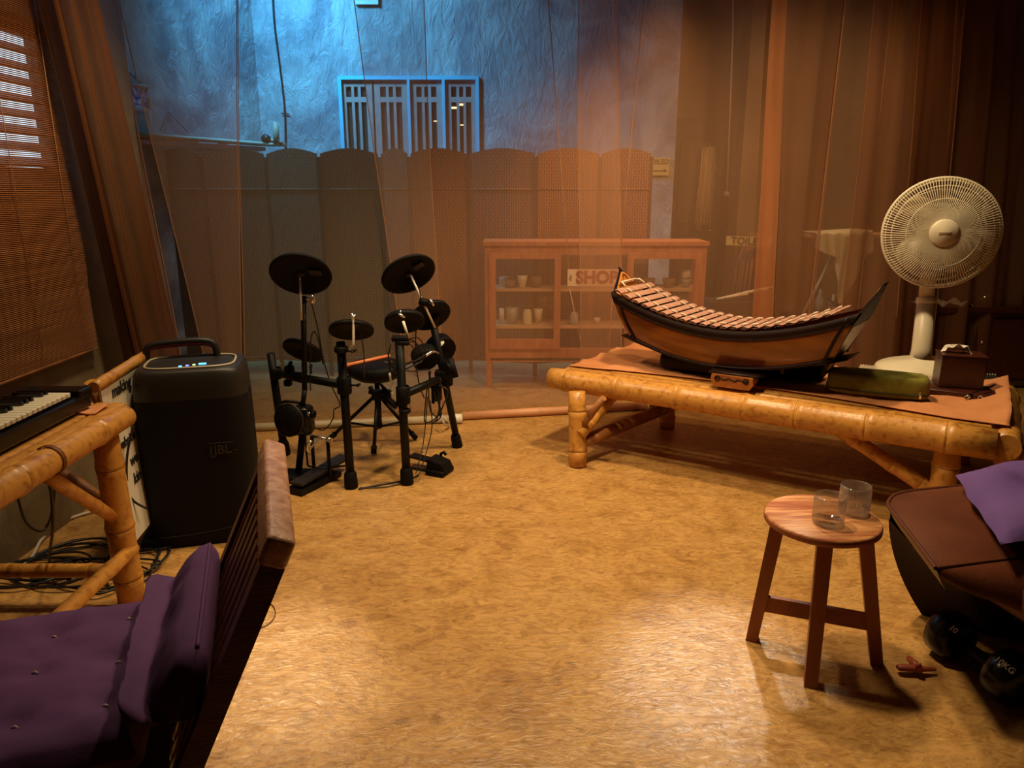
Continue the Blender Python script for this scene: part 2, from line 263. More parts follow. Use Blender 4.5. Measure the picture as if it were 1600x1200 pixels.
# ---------------------------------------------------------------- mesh helpers
def frame(d):
    d = V(d).normalized(); a = V((0, 0, 1)) if abs(d.z) < 0.95 else V((1, 0, 0))
    x = a.cross(d).normalized(); y = d.cross(x); return x, y, d
class MB:
    def __init__(s): s.v = []; s.f = []; s.sm = []
    def add(s, vs, fs, smooth=False, T=None):
        o = len(s.v); s.v += [(T @ V(p)) if T is not None else V(p) for p in vs]
        s.f += [tuple(i+o for i in f) for f in fs]; s.sm += [smooth]*len(fs); return s
    def box(s, c, d, T=None, R=None):
        x, y, z = d[0]/2, d[1]/2, d[2]/2; c = V(c)
        vs = [V((a, b, e)) for a in (-x, x) for b in (-y, y) for e in (-z, z)]
        vs = [(R @ p if R is not None else p)+c for p in vs]
        return s.add(vs, [(0, 1, 3, 2), (4, 6, 7, 5), (0, 4, 5, 1), (2, 3, 7, 6), (0, 2, 6, 4), (1, 5, 7, 3)], False, T)
    def rbox(s, c, d, r, n=3, R=None, T=None, smooth=True):
        """rounded box: superellipse-like from a bevelled cube"""
        bm = bmesh.new(); bmesh.ops.create_cube(bm, size=1.0)
        for v in bm.verts: v.co = V((v.co.x*d[0], v.co.y*d[1], v.co.z*d[2]))
        bmesh.ops.bevel(bm, geom=bm.edges[:], offset=r, segments=n, profile=0.5, affect='EDGES')
        bm.verts.ensure_lookup_table(); c = V(c)
        vs = [(R @ v.co if R is not None else v.co)+c for v in bm.verts]; fs = [tuple(v.index for v in f.verts) for f in bm.faces]
        bm.free(); return s.add(vs, fs, smooth, T)
    def tube(s, pts, r, n=8, caps=True, T=None, smooth=True, sy=1.0):
        pts = [V(p) for p in pts]; rs = r if isinstance(r, (list, tuple)) else [r]*len(pts)
        vs = []; fs = []; x0 = None
        for i, p in enumerate(pts):
            d = (pts[min(i+1, len(pts)-1)]-pts[max(i-1, 0)])
            if d.length < 1e-9: d = V((0, 0, 1))
            if x0 is None: x, y, d = frame(d)
            else:
                d.normalize(); x = x0-d*x0.dot(d)
                if x.length < 1e-6: x = frame(d)[0]
                x.normalize(); y = d.cross(x)
            x0 = x
            for k in range(n):
                a = 2*PI*k/n; vs.append(p+(x*math.cos(a)+y*math.sin(a)*sy)*rs[i])
        for i in range(len(pts)-1):
            for k in range(n):
                a = i*n+k; b = i*n+(k+1) % n; fs.append((a, b, b+n, a+n))
        s.add(vs, fs, smooth, T)
        if caps:
            s.f.append(tuple(len(s.v)-len(vs)+k for k in range(n))[::-1]); s.sm.append(False)
            s.f.append(tuple(len(s.v)-n+k for k in range(n))); s.sm.append(False)
        return s
    def lathe(s, prof, c=(0, 0, 0), axis=(0, 0, 1), n=24, T=None, smooth=True):
        x, y, d = frame(axis); c = V(c); vs = []; fs = []
        for (r, z) in prof:
            for k in range(n):
                a = 2*PI*k/n; vs.append(c+d*z+(x*math.cos(a)+y*math.sin(a))*max(r, 1e-5))
        for i in range(len(prof)-1):
            for k in range(n):
                a = i*n+k; b = i*n+(k+1) % n; fs.append((a, b, b+n, a+n))
        return s.add(vs, fs, smooth, T)
    def grid(s, fn, nu, nv, smooth=True, T=None, thick=0.0):
        vs = [V(fn(i/nu, j/nv)) for i in range(nu+1) for j in range(nv+1)]
        fs = [(i*(nv+1)+j, (i+1)*(nv+1)+j, (i+1)*(nv+1)+j+1, i*(nv+1)+j+1) for i in range(nu) for j in range(nv)]
        return s.add(vs, fs, smooth, T)
    def prism(s, poly, T, depth):
        """poly in local xy, extruded along local z by depth; T places it"""
        n = len(poly); vs = [V((p[0], p[1], 0)) for p in poly]+[V((p[0], p[1], depth)) for p in poly]
        fs = [tuple(range(n))[::-1], tuple(range(n, 2*n))]+[(i, (i+1) % n, (i+1) % n+n, i+n) for i in range(n)]
        return s.add(vs, fs, False, T)
    def build(s, name, mat, parent=None, mats=None, loc=None, solid=0.0):
        me = bpy.data.meshes.new(name)
        org = V(ORG.get(parent.name, (0, 0, 0))) if parent else (V(loc) if loc is not None else V((0, 0, 0)))
        me.from_pydata([tuple(p-org) for p in s.v], [], s.f); me.polygons.foreach_set('use_smooth', s.sm)
        me.validate(); me.update()
        bm = bmesh.new(); bm.from_mesh(me); bmesh.ops.recalc_face_normals(bm, faces=bm.faces)
        bm.to_mesh(me); bm.free()
        me.materials.append(mat); o = bpy.data.objects.new(name, me); C.objects.link(o)
        if parent: o.parent = parent; ORG[o.name] = org
        else: o.location = org; ORG[o.name] = org
        if solid:
            md = o.modifiers.new('solid', 'SOLIDIFY'); md.thickness = solid; md.offset = 0
        return o
ORG = {}
def tag(o, label=None, cat=None, group=None, kind=None):
    if label: o['label'] = label
    if cat: o['category'] = cat
    if group: o['group'] = group
    if kind: o['kind'] = kind
    return o
def thing(name, loc, label, cat, group=None):
    o = bpy.data.objects.new(name, None); o.empty_display_size = 0.1; C.objects.link(o); o.location = loc; ORG[o.name] = V(loc)
    return tag(o, label, cat, group)
def struct(o): o['kind'] = 'structure'; return o
def TM(loc, x, y=None, z=None):
    """matrix with given axes"""
    x = V(x).normalized()
    if z is None: z = x.cross(V(y)).normalized()
    else: z = V(z).normalized()
    y = z.cross(x).normalized(); x = y.cross(z).normalized()
    m = Matrix((x, y, z)).transposed().to_4x4(); m.translation = V(loc); return m
def bez(p, n=12):
    """smooth curve through points (Catmull-Rom)"""
    p = [V(q) for q in p]; out = []
    for i in range(len(p)-1):
        a = p[max(i-1, 0)]; b = p[i]; c = p[i+1]; d = p[min(i+2, len(p)-1)]
        for k in range(n):
            t = k/n; out.append(0.5*((2*b)+(c-a)*t+(2*a-5*b+4*c-d)*t*t+(3*b-a-3*c+d)*t**3))
    out.append(p[-1]); return out
def bamboo(p0, p1, r, nn=4, r1=None, seed=0, bow=0.0):
    """cane with swollen joints and open ends"""
    rd = random.Random(seed); p0 = V(p0); p1 = V(p1); L = (p1-p0).length; r1 = r1 or r
    ts = sorted([(k+0.5+rd.uniform(-.18, .18))/nn for k in range(nn)]); pts = [0.0]; rs = [0.96]
    for t in ts:
        e = 0.010/L
        for dt, f in ((-3*e, 1.0), (-1.0*e, 1.05), (-0.15*e, 1.10), (0.15*e, 1.0), (0.3*e, 1.08), (3*e, 1.0)):
            if 0 < t+dt < 1: pts.append(t+dt); rs.append(f)
    pts.append(1.0); rs.append(0.96); m = MB(); P = []
    for t in pts: P.append(p0.lerp(p1, t)+V((0, 0, bow*math.sin(PI*t))))
    m.tube(P, [(r*(1-t)+r1*t)*f for t, f in zip(pts, rs)], 16)
    return m
def text_mb(txt, T, size, depth=0.001, bold=0.0, shear=0.0):
    cu = bpy.data.curves.new('t', 'FONT'); cu.body = txt; cu.size = size; cu.extrude = depth; cu.offset = bold; cu.shear = shear; cu.align_x = 'CENTER'; cu.align_y = 'CENTER'
    cu.resolution_u = 3
    o = bpy.data.objects.new('t', cu); C.objects.link(o)
    dg = bpy.context.evaluated_depsgraph_get(); me = bpy.data.meshes.new_from_object(o.evaluated_get(dg))
    m = MB(); m.add([v.co.copy() for v in me.vertices], [tuple(p.vertices) for p in me.polygons], False, T)
    bpy.data.objects.remove(o); bpy.data.curves.remove(cu); bpy.data.meshes.remove(me); return m
def pillow(sx, sy, h, seed=0, n=18, pinch=0.10, wr=0.006):
    """stuffed cushion in local space, z up from 0"""
    m = MB(); top = []; bot = []
    def f(u, v, sgn):
        a = 2*u-1; b = 2*v-1
        e = (1-abs(a)**3.0)**0.55*(1-abs(b)**3.0)**0.55
        px = a*sx/2*(1-pinch*(1-abs(b)**2)*abs(a)*0.6); py = b*sy/2*(1-pinch*(1-abs(a)**2)*abs(b)*0.6)
        z = h/2+sgn*h/2*e
        if sgn > 0: z += wr*noise.noise(V((px*9+seed, py*9, seed)))*e*2
        return (px, py, z)
    m.grid(lambda u, v: f(u, v, 1), n, n); m.grid(lambda u, v: f(u, v, -1), n, n); return m

# ================================================================= SETTING
fl = MB(); fl.box((0.6, 4.5, -0.05), (9.5, 13.0, 0.1)); struct(fl.build('floor', M['floor']))
LW0 = V((-1.985, -0.8, 0)); LW1 = V((-1.90, 3.95, 0))
# left concrete wall with a window opening (y 2.2-3.08, z 1.42-2.02)
lw = MB()
def lwx(y): return LW0.x+(LW1.x-LW0.x)*(y-LW0.y)/(LW1.y-LW0.y)
WY0, WY1, WZ0, WZ1 = 2.25, 3.34, 1.44, 2.05
for (ya, yb, za, zb) in ((-0.8, WY0, 0, 3.0), (WY1, 3.95, 0, 3.0), (WY0, WY1, 0, WZ0), (WY0, WY1, WZ1, 3.0)):
    xa, xb = lwx(ya), lwx(yb)
    lw.add([(xa, ya, za), (xb, yb, za), (xb, yb, zb), (xa, ya, zb), (xa-.15, ya, za), (xb-.15, yb, za), (xb-.15, yb, zb), (xa-.15, ya, zb)],
           [(0, 1, 2, 3), (4, 7, 6, 5), (0, 3, 7, 4), (1, 5, 6, 2), (0, 4, 5, 1), (3, 2, 6, 7)])
struct(lw.build('wall_left', M['concrete']))
# outer left wall, back wall, hall walls
BY = 6.5
ow = MB(); ow.add([(-3.393, 3.95, 0), (-2.03, BY+.1, 0), (-2.03, BY+.1, 3.6), (-3.393, 3.95, 3.6), (-3.5, 3.95, 0), (-2.15, BY+.1, 0), (-2.15, BY+.1, 3.6), (-3.5, 3.95, 3.6)],
      [(0, 1, 2, 3), (4, 7, 6, 5), (0, 3, 7, 4), (1, 5, 6, 2), (3, 2, 6, 7)])
struct(ow.build('wall_outer_left', M['plaster']))
bw = MB(); x0, x1 = -2.2, 1.365; wx0, wx1, wz0, wz1 = -1.42, -0.27, 1.25, 2.28
for (a, b, c, d) in ((x0, wx0, 0, 3.6), (wx1, x1, 0, 3.6), (wx0, wx1, 0, wz0), (wx0, wx1, wz1, 3.6)):
    bw.box(((a+b)/2, BY+.1, (c+d)/2), (b-a, 0.2, d-c))
struct(bw.build('wall_back', M['plaster']))
hw = MB(); hw.box((2.9, 7.6, 1.8), (3.4, 0.2, 3.6)); hw.box((1.31, 7.2, 1.8), (0.1, 1.0, 3.6)); struct(hw.build('wall_hall', M['hallwall']))
rw = MB(); rw.box((4.0, 3.2, 1.8), (0.2, 9.2, 3.6)); struct(rw.build('wall_right', M['doorbrown']))
ce = MB(); ce.box((1.0, 1.3, 3.05), (6.0, 5.4, 0.1)); struct(ce.build('ceiling', M['darkwood']))
ce = MB(); ce.box((3.0, 6.0, 3.3), (3.2, 3.8, 0.1)); struct(ce.build('ceiling_hall', M['darkwood']))
rwl = MB(); rwl.box((0.6, -0.9, 1.5), (6.6, 0.1, 3.0)); struct(rwl.build('wall_rear', M['concrete']))
# hall door and pale jamb
d = MB(); d.box((1.78, 7.46, 1.02), (0.50, 0.06, 2.04)); dd = struct(d.build('door_1', M['darkwood']))
m = MB()
for zc, zh in ((0.55, .75), (1.45, .75)): m.box((1.78, 7.42, zc), (0.34, 0.02, zh))
m.build('door_panel', M['doorbrown'], dd)
m = MB(); m.tube([(1.98, 7.42, 1.0), (1.98, 7.37, 1.0), (1.90, 7.36, 1.0)], 0.01); m.build('door_handle', M['steel'], dd)
m = MB(); m.box((1.50, 7.45, 1.1), (0.09, 0.1, 2.2)); struct(m.build('trim_1', M['hallwall']))
m = MB(); m.box((2.33, 7.0, 1.62), (0.60, 0.30, 3.24)); struct(m.build('hall_pillar', M['hallwall']))
bpole = None

# window in back wall: blue frame, four shutter leaves
wn = MB(); t = 0.028; yf = BY-0.002
wn.box(((wx0+wx1)/2, yf, wz1-t/2), (wx1-wx0, .05, t)); wn.box(((wx0+wx1)/2, yf, wz0+t/2), (wx1-wx0, .05, t))
wn.box((wx0+t/2, yf, (wz0+wz1)/2), (t, .05, wz1-wz0-2*t)); wn.box((wx1-t/2, yf, (wz0+wz1)/2), (t, .05, wz1-wz0-2*t))
W1 = struct(wn.build('window_1', M['blueframe'])); M['pale'] = pm('pale_mullion', (0.45, 0.5, 0.55), None, 0.6)
for x in (ony(640, 180, BY).x, ony(694, 180, BY).x):
    mm = MB(); mm.box((x, yf, (wz0+wz1)/2), (0.022, .05, wz1-wz0-2*t)); mm.build('mullion', M['blueframe'], W1)
for i, (ua, ub) in enumerate(((533, 583), (586, 638), (642, 692), (696, 746))):
    xa, xb = ony(ua, 180, BY).x, ony(ub, 180, BY).x; yl = BY+0.015; z0_, z1_ = wz0+t, wz1-t
    g = 0.050; mm = MB(); wd = xb-xa
    mm.box((xa+g/2, yl, (z0_+z1_)/2), (g, .03, z1_-z0_)); mm.box((xb-g/2, yl, (z0_+z1_)/2), (g, .03, z1_-z0_))
    mm.box(((xa+xb)/2, yl, z1_-g/2), (wd-2*g, .028, g)); mm.box(((xa+xb)/2, yl, z0_+g/2), (wd-2*g, .028, g)); zm = z1_-0.15
    mm.box(((xa+xb)/2, yl, zm), (wd-2*g, .027, g*0.8))
    for k in (1, 2): mm.box((xa+g+(wd-2*g)*k/3, yl, (z0_+z1_)/2), (0.022, .026, z1_-z0_))
    lf = mm.build('shutter', M['shutter'], W1)
    pn = MB()
    for k in range(3):
        cx = xa+g+(wd-2*g)*(k+.5)/3
        pn.box((cx, yl+.012, (zm+z1_)/2), ((wd-2*g)/3, .004, z1_-zm)); pn.box((cx, yl+.012, (zm+z0_)/2), ((wd-2*g)/3, .004, zm-z0_))
    pn.build('pane', M['pane'], lf)
# dark backing behind the window, small glowing streaks on its panes
m = MB(); m.box(((wx0+wx1)/2, BY+.19, 1.76), (1.15, .02, 1.0)); struct(m.build('window_1_room', M['pane']))
M['streakglow'] = emit('pane_glow', (1.0, 0.72, 0.38), 2.2)
for (u, v, wd) in ((708, 168, .055), (722, 163, .05), (682, 189, .05), (723, 195, .045)):
    p = ony(u, v, BY+.0); m = MB(); m.box((p.x, BY+.022, p.z), (wd, .004, .016 if v < 180 else .008))
    tag(m.build('glow_streak', M['streakglow']), 'small glowing lamp, %s of the blue framed window' % {708: 'left one in the right leaf', 722: 'top one in the right leaf', 682: 'only one in the third leaf', 723: 'lowest in the right leaf'}[u], 'streak', 'glowing streaks on the window')

# left wall window (louvres) and its roller blind of woven bamboo
xw = lwx(2.7); wl = MB()
wl.box((xw-.07, (WY0+WY1)/2, WZ1-.02), (.08, WY1-WY0, .04)); wl.box((xw-.07, (WY0+WY1)/2, WZ0+.02), (.08, WY1-WY0, .04))
wl.box((xw-.07, WY0+.02, (WZ0+WZ1)/2), (.08, .04, WZ1-WZ0)); wl.box((xw-.07, WY1-.02, (WZ0+WZ1)/2), (.08, .04, WZ1-WZ0))
W2 = struct(wl.build('window_2', M['darkwood']))
M['dusk'] = emit('dusk_light_behind_louvres', (0.55, 0.72, 0.85), 2.0)
m = MB(); m.box((xw-.085, (WY0+WY1)/2, (WZ0+WZ1)/2), (.01, 1.07, .60)); m.build('dusk_backlight', M['dusk'], W2)
for k in range(9):
    z = WZ0+.06+k*.062
    m = MB(); m.box((xw-.045, (WY0+WY1)/2, z), (.05, WY1-WY0-.08, .008), R=Matrix.Rotation(math.radians(38), 3, 'Y')); m.build('louvre_slat', M['shutter'], W2)
# the blind: thin slats with fine gaps, held by strings
BX = lambda y: lwx(y)+.03
by0, by1 = 1.2, 3.30
bt = thing('bamboo_blind', (BX(3.2), 3.2, 0.7), 'woven bamboo blind hanging on the left concrete wall over the window', 'blind')
sl = MB(); rd = random.Random(3)
z = 0.71
while z < 2.9:
    h = 0.0050; dy = 0.012*noise.noise(V((z*7, 0, 0)))+rd.uniform(-.004, .004); sag = 0.0
    ys = [by0+(by1+dy-by0)*k/8 for k in range(9)]
    wav = [0.006*noise.noise(V((y*2.0, z*3, 1)))+0.004*noise.noise(V((y*9, z*12, 4))) for y in ys]
    zz = [z+0.004*noise.noise(V((y*3, z*4, 2))) for y in ys]
    sl.add([(BX(y)+wv, y, q-h/2) for y, wv, q in zip(ys, wav, zz)]+[(BX(y)+wv+.003, y, q) for y, wv, q in zip(ys, wav, zz)]+[(BX(y)+wv, y, q+h/2) for y, wv, q in zip(ys, wav, zz)],
           [(k, k+1, k+10, k+9) for k in range(8)]+[(k+9, k+10, k+19, k+18) for k in range(8)])
    z += 0.0070
tag(sl.build('blind_slats', M['blind'], bt), kind='stuff')
m = MB()
for y in (1.7, 2.1, 2.5, 2.9, 3.2): m.tube([(BX(y)+.011, y, 0.71), (BX(y)+.009, y, 2.88)], 0.0016, 5)
m.build('blind_strings', M['string'], bt)
m = MB(); m.tube([(BX(by0)+.005, by0, .70), (BX(by1)+.005, by1-.01, .70)], 0.006, 8); m.build('bottom_rod', M['bamboo_dark'], bt)

# ledge, pipe, picture on outer left wall
def olx(y): return -2.08+(y-6.5)*0.515
m = MB()
P0 = V((olx(4.9)+.06, 4.9, 1.73)); P1 = V((olx(6.4)+.06, 6.40, 1.745))
m.box((P0+P1)/2-V((0, 0, .03)), (0.12, (P1-P0).length, .03), R=Matrix.Rotation(-math.atan(0.515), 3, 'Z')); struct(m.build('ledge', M['shutter']))
m = MB(); m.tube([P0+V((.08, 0, .02)), P1+V((.08, 0, .0)), P1+V((.22, -.03, 0))], 0.018, 10)
tag(m.build('wall_pipe', M['pvc'], loc=P0), 'pale horizontal pipe running along the blue lit side wall above the woven screen', 'pipe')
pt = thing('pipe_valve', ony(430, 222, 6.3), 'short grey upright pipe stub with a valve above the woven screen', 'valve')
m = MB(); p = ony(432, 226, 6.3); q = ony(431, 191, 6.3); m.tube([p, q], .025, 12); m.build('upright_pipe', M['pvc'], pt)
m = MB(); m.tube([ony(410, 219, 6.3), ony(436, 220, 6.3)], .018, 10); m.build('side_pipe', M['pvc'], pt)
m = MB(); m.lathe([(0, -.02), (.035, -.02), (.035, .02), (0, .02)], ony(416, 217, 6.28), (0, -1, .1), 14); m.build('valve_body', M['greyplastic'], pt)
pc = thing('framed_picture', (olx(5.2)+.03, 5.2, 1.85), 'framed purple and white picture hanging on the blue lit side wall at left', 'picture')
def olp(u, v): return onplane(u, v, (-2.08, 6.5, 0), V((1, -0.515, 0)).normalized())
a, b_, c_, d_ = olp(172, 130), olp(228, 136), olp(228, 172), olp(172, 170); n_ = V((1, -.515, 0)).normalized()
m = MB(); m.add([q+n_*.02 for q in (a, b_, c_, d_)]+[q for q in (a, b_, c_, d_)], [(0, 1, 2, 3), (0, 4, 5, 1), (1, 5, 6, 2), (2, 6, 7, 3), (3, 7, 4, 0)]); m.build('picture_print', M['picture'], pc)
m = MB()
for s_, e_ in ((a, b_), (b_, c_), (c_, d_), (d_, a)): m.tube([s_+n_*.02, e_+n_*.02], .016, 4)
m.build('picture_frame', M['shutter'], pc)
m = MB(); m.tube([olp(178, 130), olp(196, 108), olp(222, 131)], .003, 5); m.build('hanging_wire', M['cable'], pc)
m = MB(); m.tube([olp(247, 205)+n_*.02, olp(262, 175)+n_*.01, olp(290, 206)+n_*.02], .003, 5)
tag(m.build('hanging_wire', M['cable'], loc=olp(262, 190)), 'thin empty hanging wire in a triangle on the blue lit side wall', 'wire')
for i, (u0, v0, u1, v1, lab) in enumerate(((183, 198, 240, 210, 'long reddish bundle on the left end of the wall ledge'), (245, 206, 298, 213, 'flat brown board lying on the wall ledge under the triangular wire'), (336, 205, 342, 214, 'tiny brown peg standing on the wall ledge'))):
    a = olp(u0, v0)+n_*.08; b_ = olp(u1, v1)+n_*.08; m = MB()
    R = Matrix.Rotation(-math.atan(0.515), 3, 'Z')
    zb = -.005+P0.z+(P1.z-P0.z)*((a.y+b_.y)/2-P0.y)/(P1.y-P0.y); hh = max(.03, abs(a.z-b_.z)*.5, .03)
    m.rbox(((a.x+b_.x)/2-.02, (a.y+b_.y)/2, zb+hh/2-.012), (.06, abs(a.y-b_.y)+.03, hh), .008, 2, R)
    tag(m.build(('ledge_bundle', 'ledge_board', 'ledge_peg')[i], M['orangebox'], loc=(a.x, a.y, zb)), lab, 'clutter')
# wire on back wall, sign at the top
m = MB(); m.tube(bez([ony(424, -60, BY-.012), ony(428, 30, BY-.012), ony(438, 110, BY-.012), ony(445, 175, BY-.012), ony(446, 235, BY-.012)], 5), .007, 6); m.tube([ony(440, 177, BY-.012), ony(452, 178, BY-.012)], .005, 5)
tag(m.build('wall_wire', M['cable'], loc=ony(445, 235, BY)), 'black wire running down the blue back wall left of the window', 'wire')
s = thing('wall_sign', ony(575, 0, BY), 'pale rectangular sign at the top of the blue wall, left above the window', 'sign')
a = ony(556, 8, BY); b_ = ony(592, 8, BY); m = MB(); m.box(((a.x+b_.x)/2, BY-.02, a.z+.12), (b_.x-a.x, .02, .24)); m.build('sign_board', M['signpale'], s)
T = TM(((a.x+b_.x)/2, BY-.032, a.z+.055), (1, 0, 0), z=(0, -1, 0)); text_mb('OPEN', T, .075).build('sign_lettering', M['greyplastic'], s)
# arrow sign on back wall
s = thing('arrow_sign', ony(1030, 260, BY), 'small yellow handwritten sign with an arrow on the wall right of the screen', 'sign')
a = ony(1016, 246, BY); b_ = ony(1044, 274, BY); cx = (a.x+b_.x)/2; cz = (a.z+b_.z)/2
m = MB(); m.box((cx, BY-.015, cz), (b_.x-a.x, .014, a.z-b_.z)); m.build('sign_board', M['signyellow'], s)
m = text_mb('OILED', TM((cx, BY-.024, cz+.035), (1, 0, 0), z=(0, -1, 0)), .055); m.box((cx-.01, BY-.024, cz-.035), (.10, .003, .007)); m.prism([(0, -.015), (.03, 0), (0, .015)], TM((cx+.035, BY-.022, cz-.035), (1, 0, 0), z=(0, -1, 0)), .003)
m.build('sign_lettering', M['darkwood'], s)

# ================================================================= WOVEN SCREENS
def screen(px, yb, mat, name, label, zt=1.67):
    root = thing(name, (ony(px[0], 500, yb).x, yb, 0), label, 'screen', 'woven folding screens before the back wall')
    xs = [ony(u, 232, yb).x for u in px]
    for k in range(len(xs)-1):
        xa, xb = xs[k], xs[k+1]; ya, yb_ = (yb+.06, yb-.06) if k % 2 == 0 else (yb-.06, yb+.06)
        n = 12; poly = [(0, 0.10)]; L = math.hypot(xb-xa, yb_-ya)
        ex = V(((xb-xa)/L, (yb_-ya)/L, 0)); T = TM((xa, ya, 0), ex, z=ex.cross(V((0, 0, 1))))
        pts = [(.012, .10), (L-.012, .10)]+[(L-.012-(L-.024)*i/n, zt-.032+.038*math.sin(PI*i/n)) for i in range(n+1)]
        m = MB(); m.prism(pts, T, .012); p = m.build('panel', mat, root)
        f = MB()
        for s_ in (0, 1):
            q = V((xa, ya, 0)).lerp(V((xb, yb_, 0)), s_ and .985 or .015)-V((0, .012, 0)); f.box((q.x, q.y, .62+.1), (.016, .016, zt-.2-.04+.1-.0))
            f.v[-8:] = [V((v.x, v.y, 0.0 if v.z < .5 else zt-.055)) for v in f.v[-8:]]
        f.build('stile', M['darkwood'], p)
        f = MB()
        for zz in (.13, zt-.28):
            a = V((xa, ya-.014, zz)); b = V((xb, yb_-.014, zz)); f.tube([a, b], .006, 4)
        f.build('cross_rail', mat, p)
    return root
screen([105, 190, 235, 318, 410, 500, 590], 5.62, M['woven_shaded'], 'folding_screen', 'brown woven folding screen in shaded colours, left of the two, with scalloped top')
screen([592, 640, 730, 838, 940, 1018], 5.60, M['woven'], 'folding_screen', 'red-brown woven folding screen behind the glass shop cabinet')

# ================================================================= CURTAINS
CP = V((-1.585, 4.27, 0)); CN = V((0.165, -1, 0)).normalized()
LN = V((1.2, -0.36, 0)).normalized(); LP = V((-1.86, 3.0, 0))      # the bunch beside the left wall hangs in its own plane
def cpt(u, v, off=0.0, left=False): return onplane(u, v, LP+LN*off, LN) if left else onplane(u, v, CP-CN*off, CN)
def curtain(name, top, bot, mat, label, off=0.0, amp=0.02, waves=4, zb=0.05, hem=True, seed=0, nu=60, vt=0, vb=640, hemmat=None, left=False):
    """top/bot: (u_left, u_right) where the net's two edges cross v=vt and v=vb of the photo; hangs in the curtain plane"""
    rd = random.Random(seed); CN = LN if left else globals()['CN']; A0, A1 = cpt(top[0], vt, off, left), cpt(top[1], vt, off, left); B0, B1 = cpt(bot[0], vb, off, left), cpt(bot[1], vb, off, left)
    ph = [rd.uniform(0, 6.28) for _ in range(6)]
    def f(s, q):
        z = zb+(2.85-zb)*q
        e0 = B0.lerp(A0, (z-B0.z)/(A0.z-B0.z)); e1 = B1.lerp(A1, (z-B1.z)/(A1.z-B1.z))
        p = e0.lerp(e1, s); p.z = z
        wv = math.sin(s*waves*2*PI+ph[0]+.6*q)*.5+math.sin(s*waves*1.7*2*PI+ph[1])*.3+noise.noise(V((s*waves*1.3, q*1.6, seed)))*.8
        p += CN*amp*wv; p += V((1, 0.165, 0))*0.012*noise.noise(V((q*2.5, seed, 5)))*1.0
        return p
    root = thing(name, (B0.x, B0.y, 0), label, 'curtain', 'brown sheer net curtains')
    m = MB(); m.grid(f, nu, 30); m.build('net', mat, root)
    if hem:
        for s_ in (0, 1):
            m = MB(); m.tube([f(s_, j/30)+CN*.002 for j in range(31)], .0032, 5); m.build('hem', hemmat or M['sheer_hem'], root)
    return root
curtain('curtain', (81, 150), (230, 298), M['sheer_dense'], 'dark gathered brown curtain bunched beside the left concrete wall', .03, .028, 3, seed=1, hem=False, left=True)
curtain('curtain', (62, 96), (216, 246), M['sheer_dark'], 'dark net sheet standing for the wall shadow beside the bamboo blind', -.02, .02, 2, seed=12, hem=False, left=True)  # added dark sheet where the wall is only in shadow
curtain('curtain', (186, 370), (338, 378), M['sheer'], 'sheer net panel slanting behind the black speaker', .03, .008, 2, seed=2)
curtain('curtain', (167, 183), (284, 296), M['sheer_mid'], 'narrow twisted strand of net hanging across the side wall picture', .01, .01, 1, seed=3, nu=12)
curtain('curtain', (372, 662), (382, 692), M['sheer_grey'], 'wide sheer net panel behind the drum kit', .06, .008, 2, seed=4)
curtain('curtain', (553, 966), (642, 972), M['sheer'], 'sheer net panel before the shop cabinet with a slanting left edge', .02, .010, 2, seed=5)
curtain('curtain', (904, 1216), (908, 1196), M['sheer'], 'sheer net panel over the right end of the shop cabinet', .07, .010, 2, seed=6)
curtain('curtain', (1206, 1228), (1168, 1202), M['strip'], 'bright orange-brown gathered strip of net right of the toilets sign', .03, .008, 1, seed=7, nu=20)
curtain('curtain', (1226, 1322), (1200, 1252), M['sheer_mid'], 'folded net between the orange-brown strip and the hanging linen', .05, .012, 1.5, seed=8)
curtain('curtain', (1320, 1394), (1246, 1322), M['sheer'], 'thin net fold through which the hanging linen shows', .03, .012, 1, seed=9)
curtain('curtain', (1366, 1440), (1300, 1392), M['sheer_mid'], 'brown net fold right of the hanging linen', .01, .02, 1.5, seed=14)
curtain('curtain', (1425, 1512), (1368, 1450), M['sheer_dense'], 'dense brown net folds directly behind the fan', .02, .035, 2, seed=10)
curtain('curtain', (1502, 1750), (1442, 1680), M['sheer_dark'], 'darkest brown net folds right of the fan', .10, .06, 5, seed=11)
# weights on the curtain hems
def gp(u, v): return onz(u, v, 0)
pa, pb = gp(300, 678), gp(712, 660)
m = MB(); m.tube([pa+V((0, 0, .024)), pb+V((0, 0, .024))], .024, 14); tag(m.build('curtain_pipe', M['pvc'], loc=pa), 'grey plastic pipe lying on the floor along the curtain behind the drum kit', 'pipe')
m = MB(); m.tube([gp(706, 662)+V((0, 0, .03)), gp(722, 661)+V((0, 0, .03))], .030, 14); tag(m.build('pipe_coupling', M['whitemetal'], loc=gp(714, 662)), 'short pale coupling at the joint of grey pipe and pink pole', 'pipe')
pa, pb = gp(722, 656), gp(1010, 640)
m = bamboo(pa+V((0, .0, .026)), pb+V((0, 0, .026)), .026, 1, seed=4); tag(m.build('curtain_pole', M['polewood'], loc=pa), 'pinkish wooden pole on the floor between the drum kit and the bamboo bench', 'pole')
pa, pb = gp(1016, 640), gp(1360, 628)
m = bamboo(pa+V((0, .0, .026)), pb+V((0, 0, .026)), .026, 3, seed=5); tag(m.build('curtain_pole', M['bamboo_dark'], loc=pa), 'dim bamboo pole on the floor behind the bench', 'pole')

ra, rb_ = CP+V((-.45, -.074, 2.87)), CP+V((5.2, .858, 2.87))
m = bamboo(ra, rb_, .022, 12, seed=77); tag(m.build('curtain_rail', M['bamboo'], loc=ra), 'long bamboo rail carrying the net curtains above the edge of the photo', 'rail')
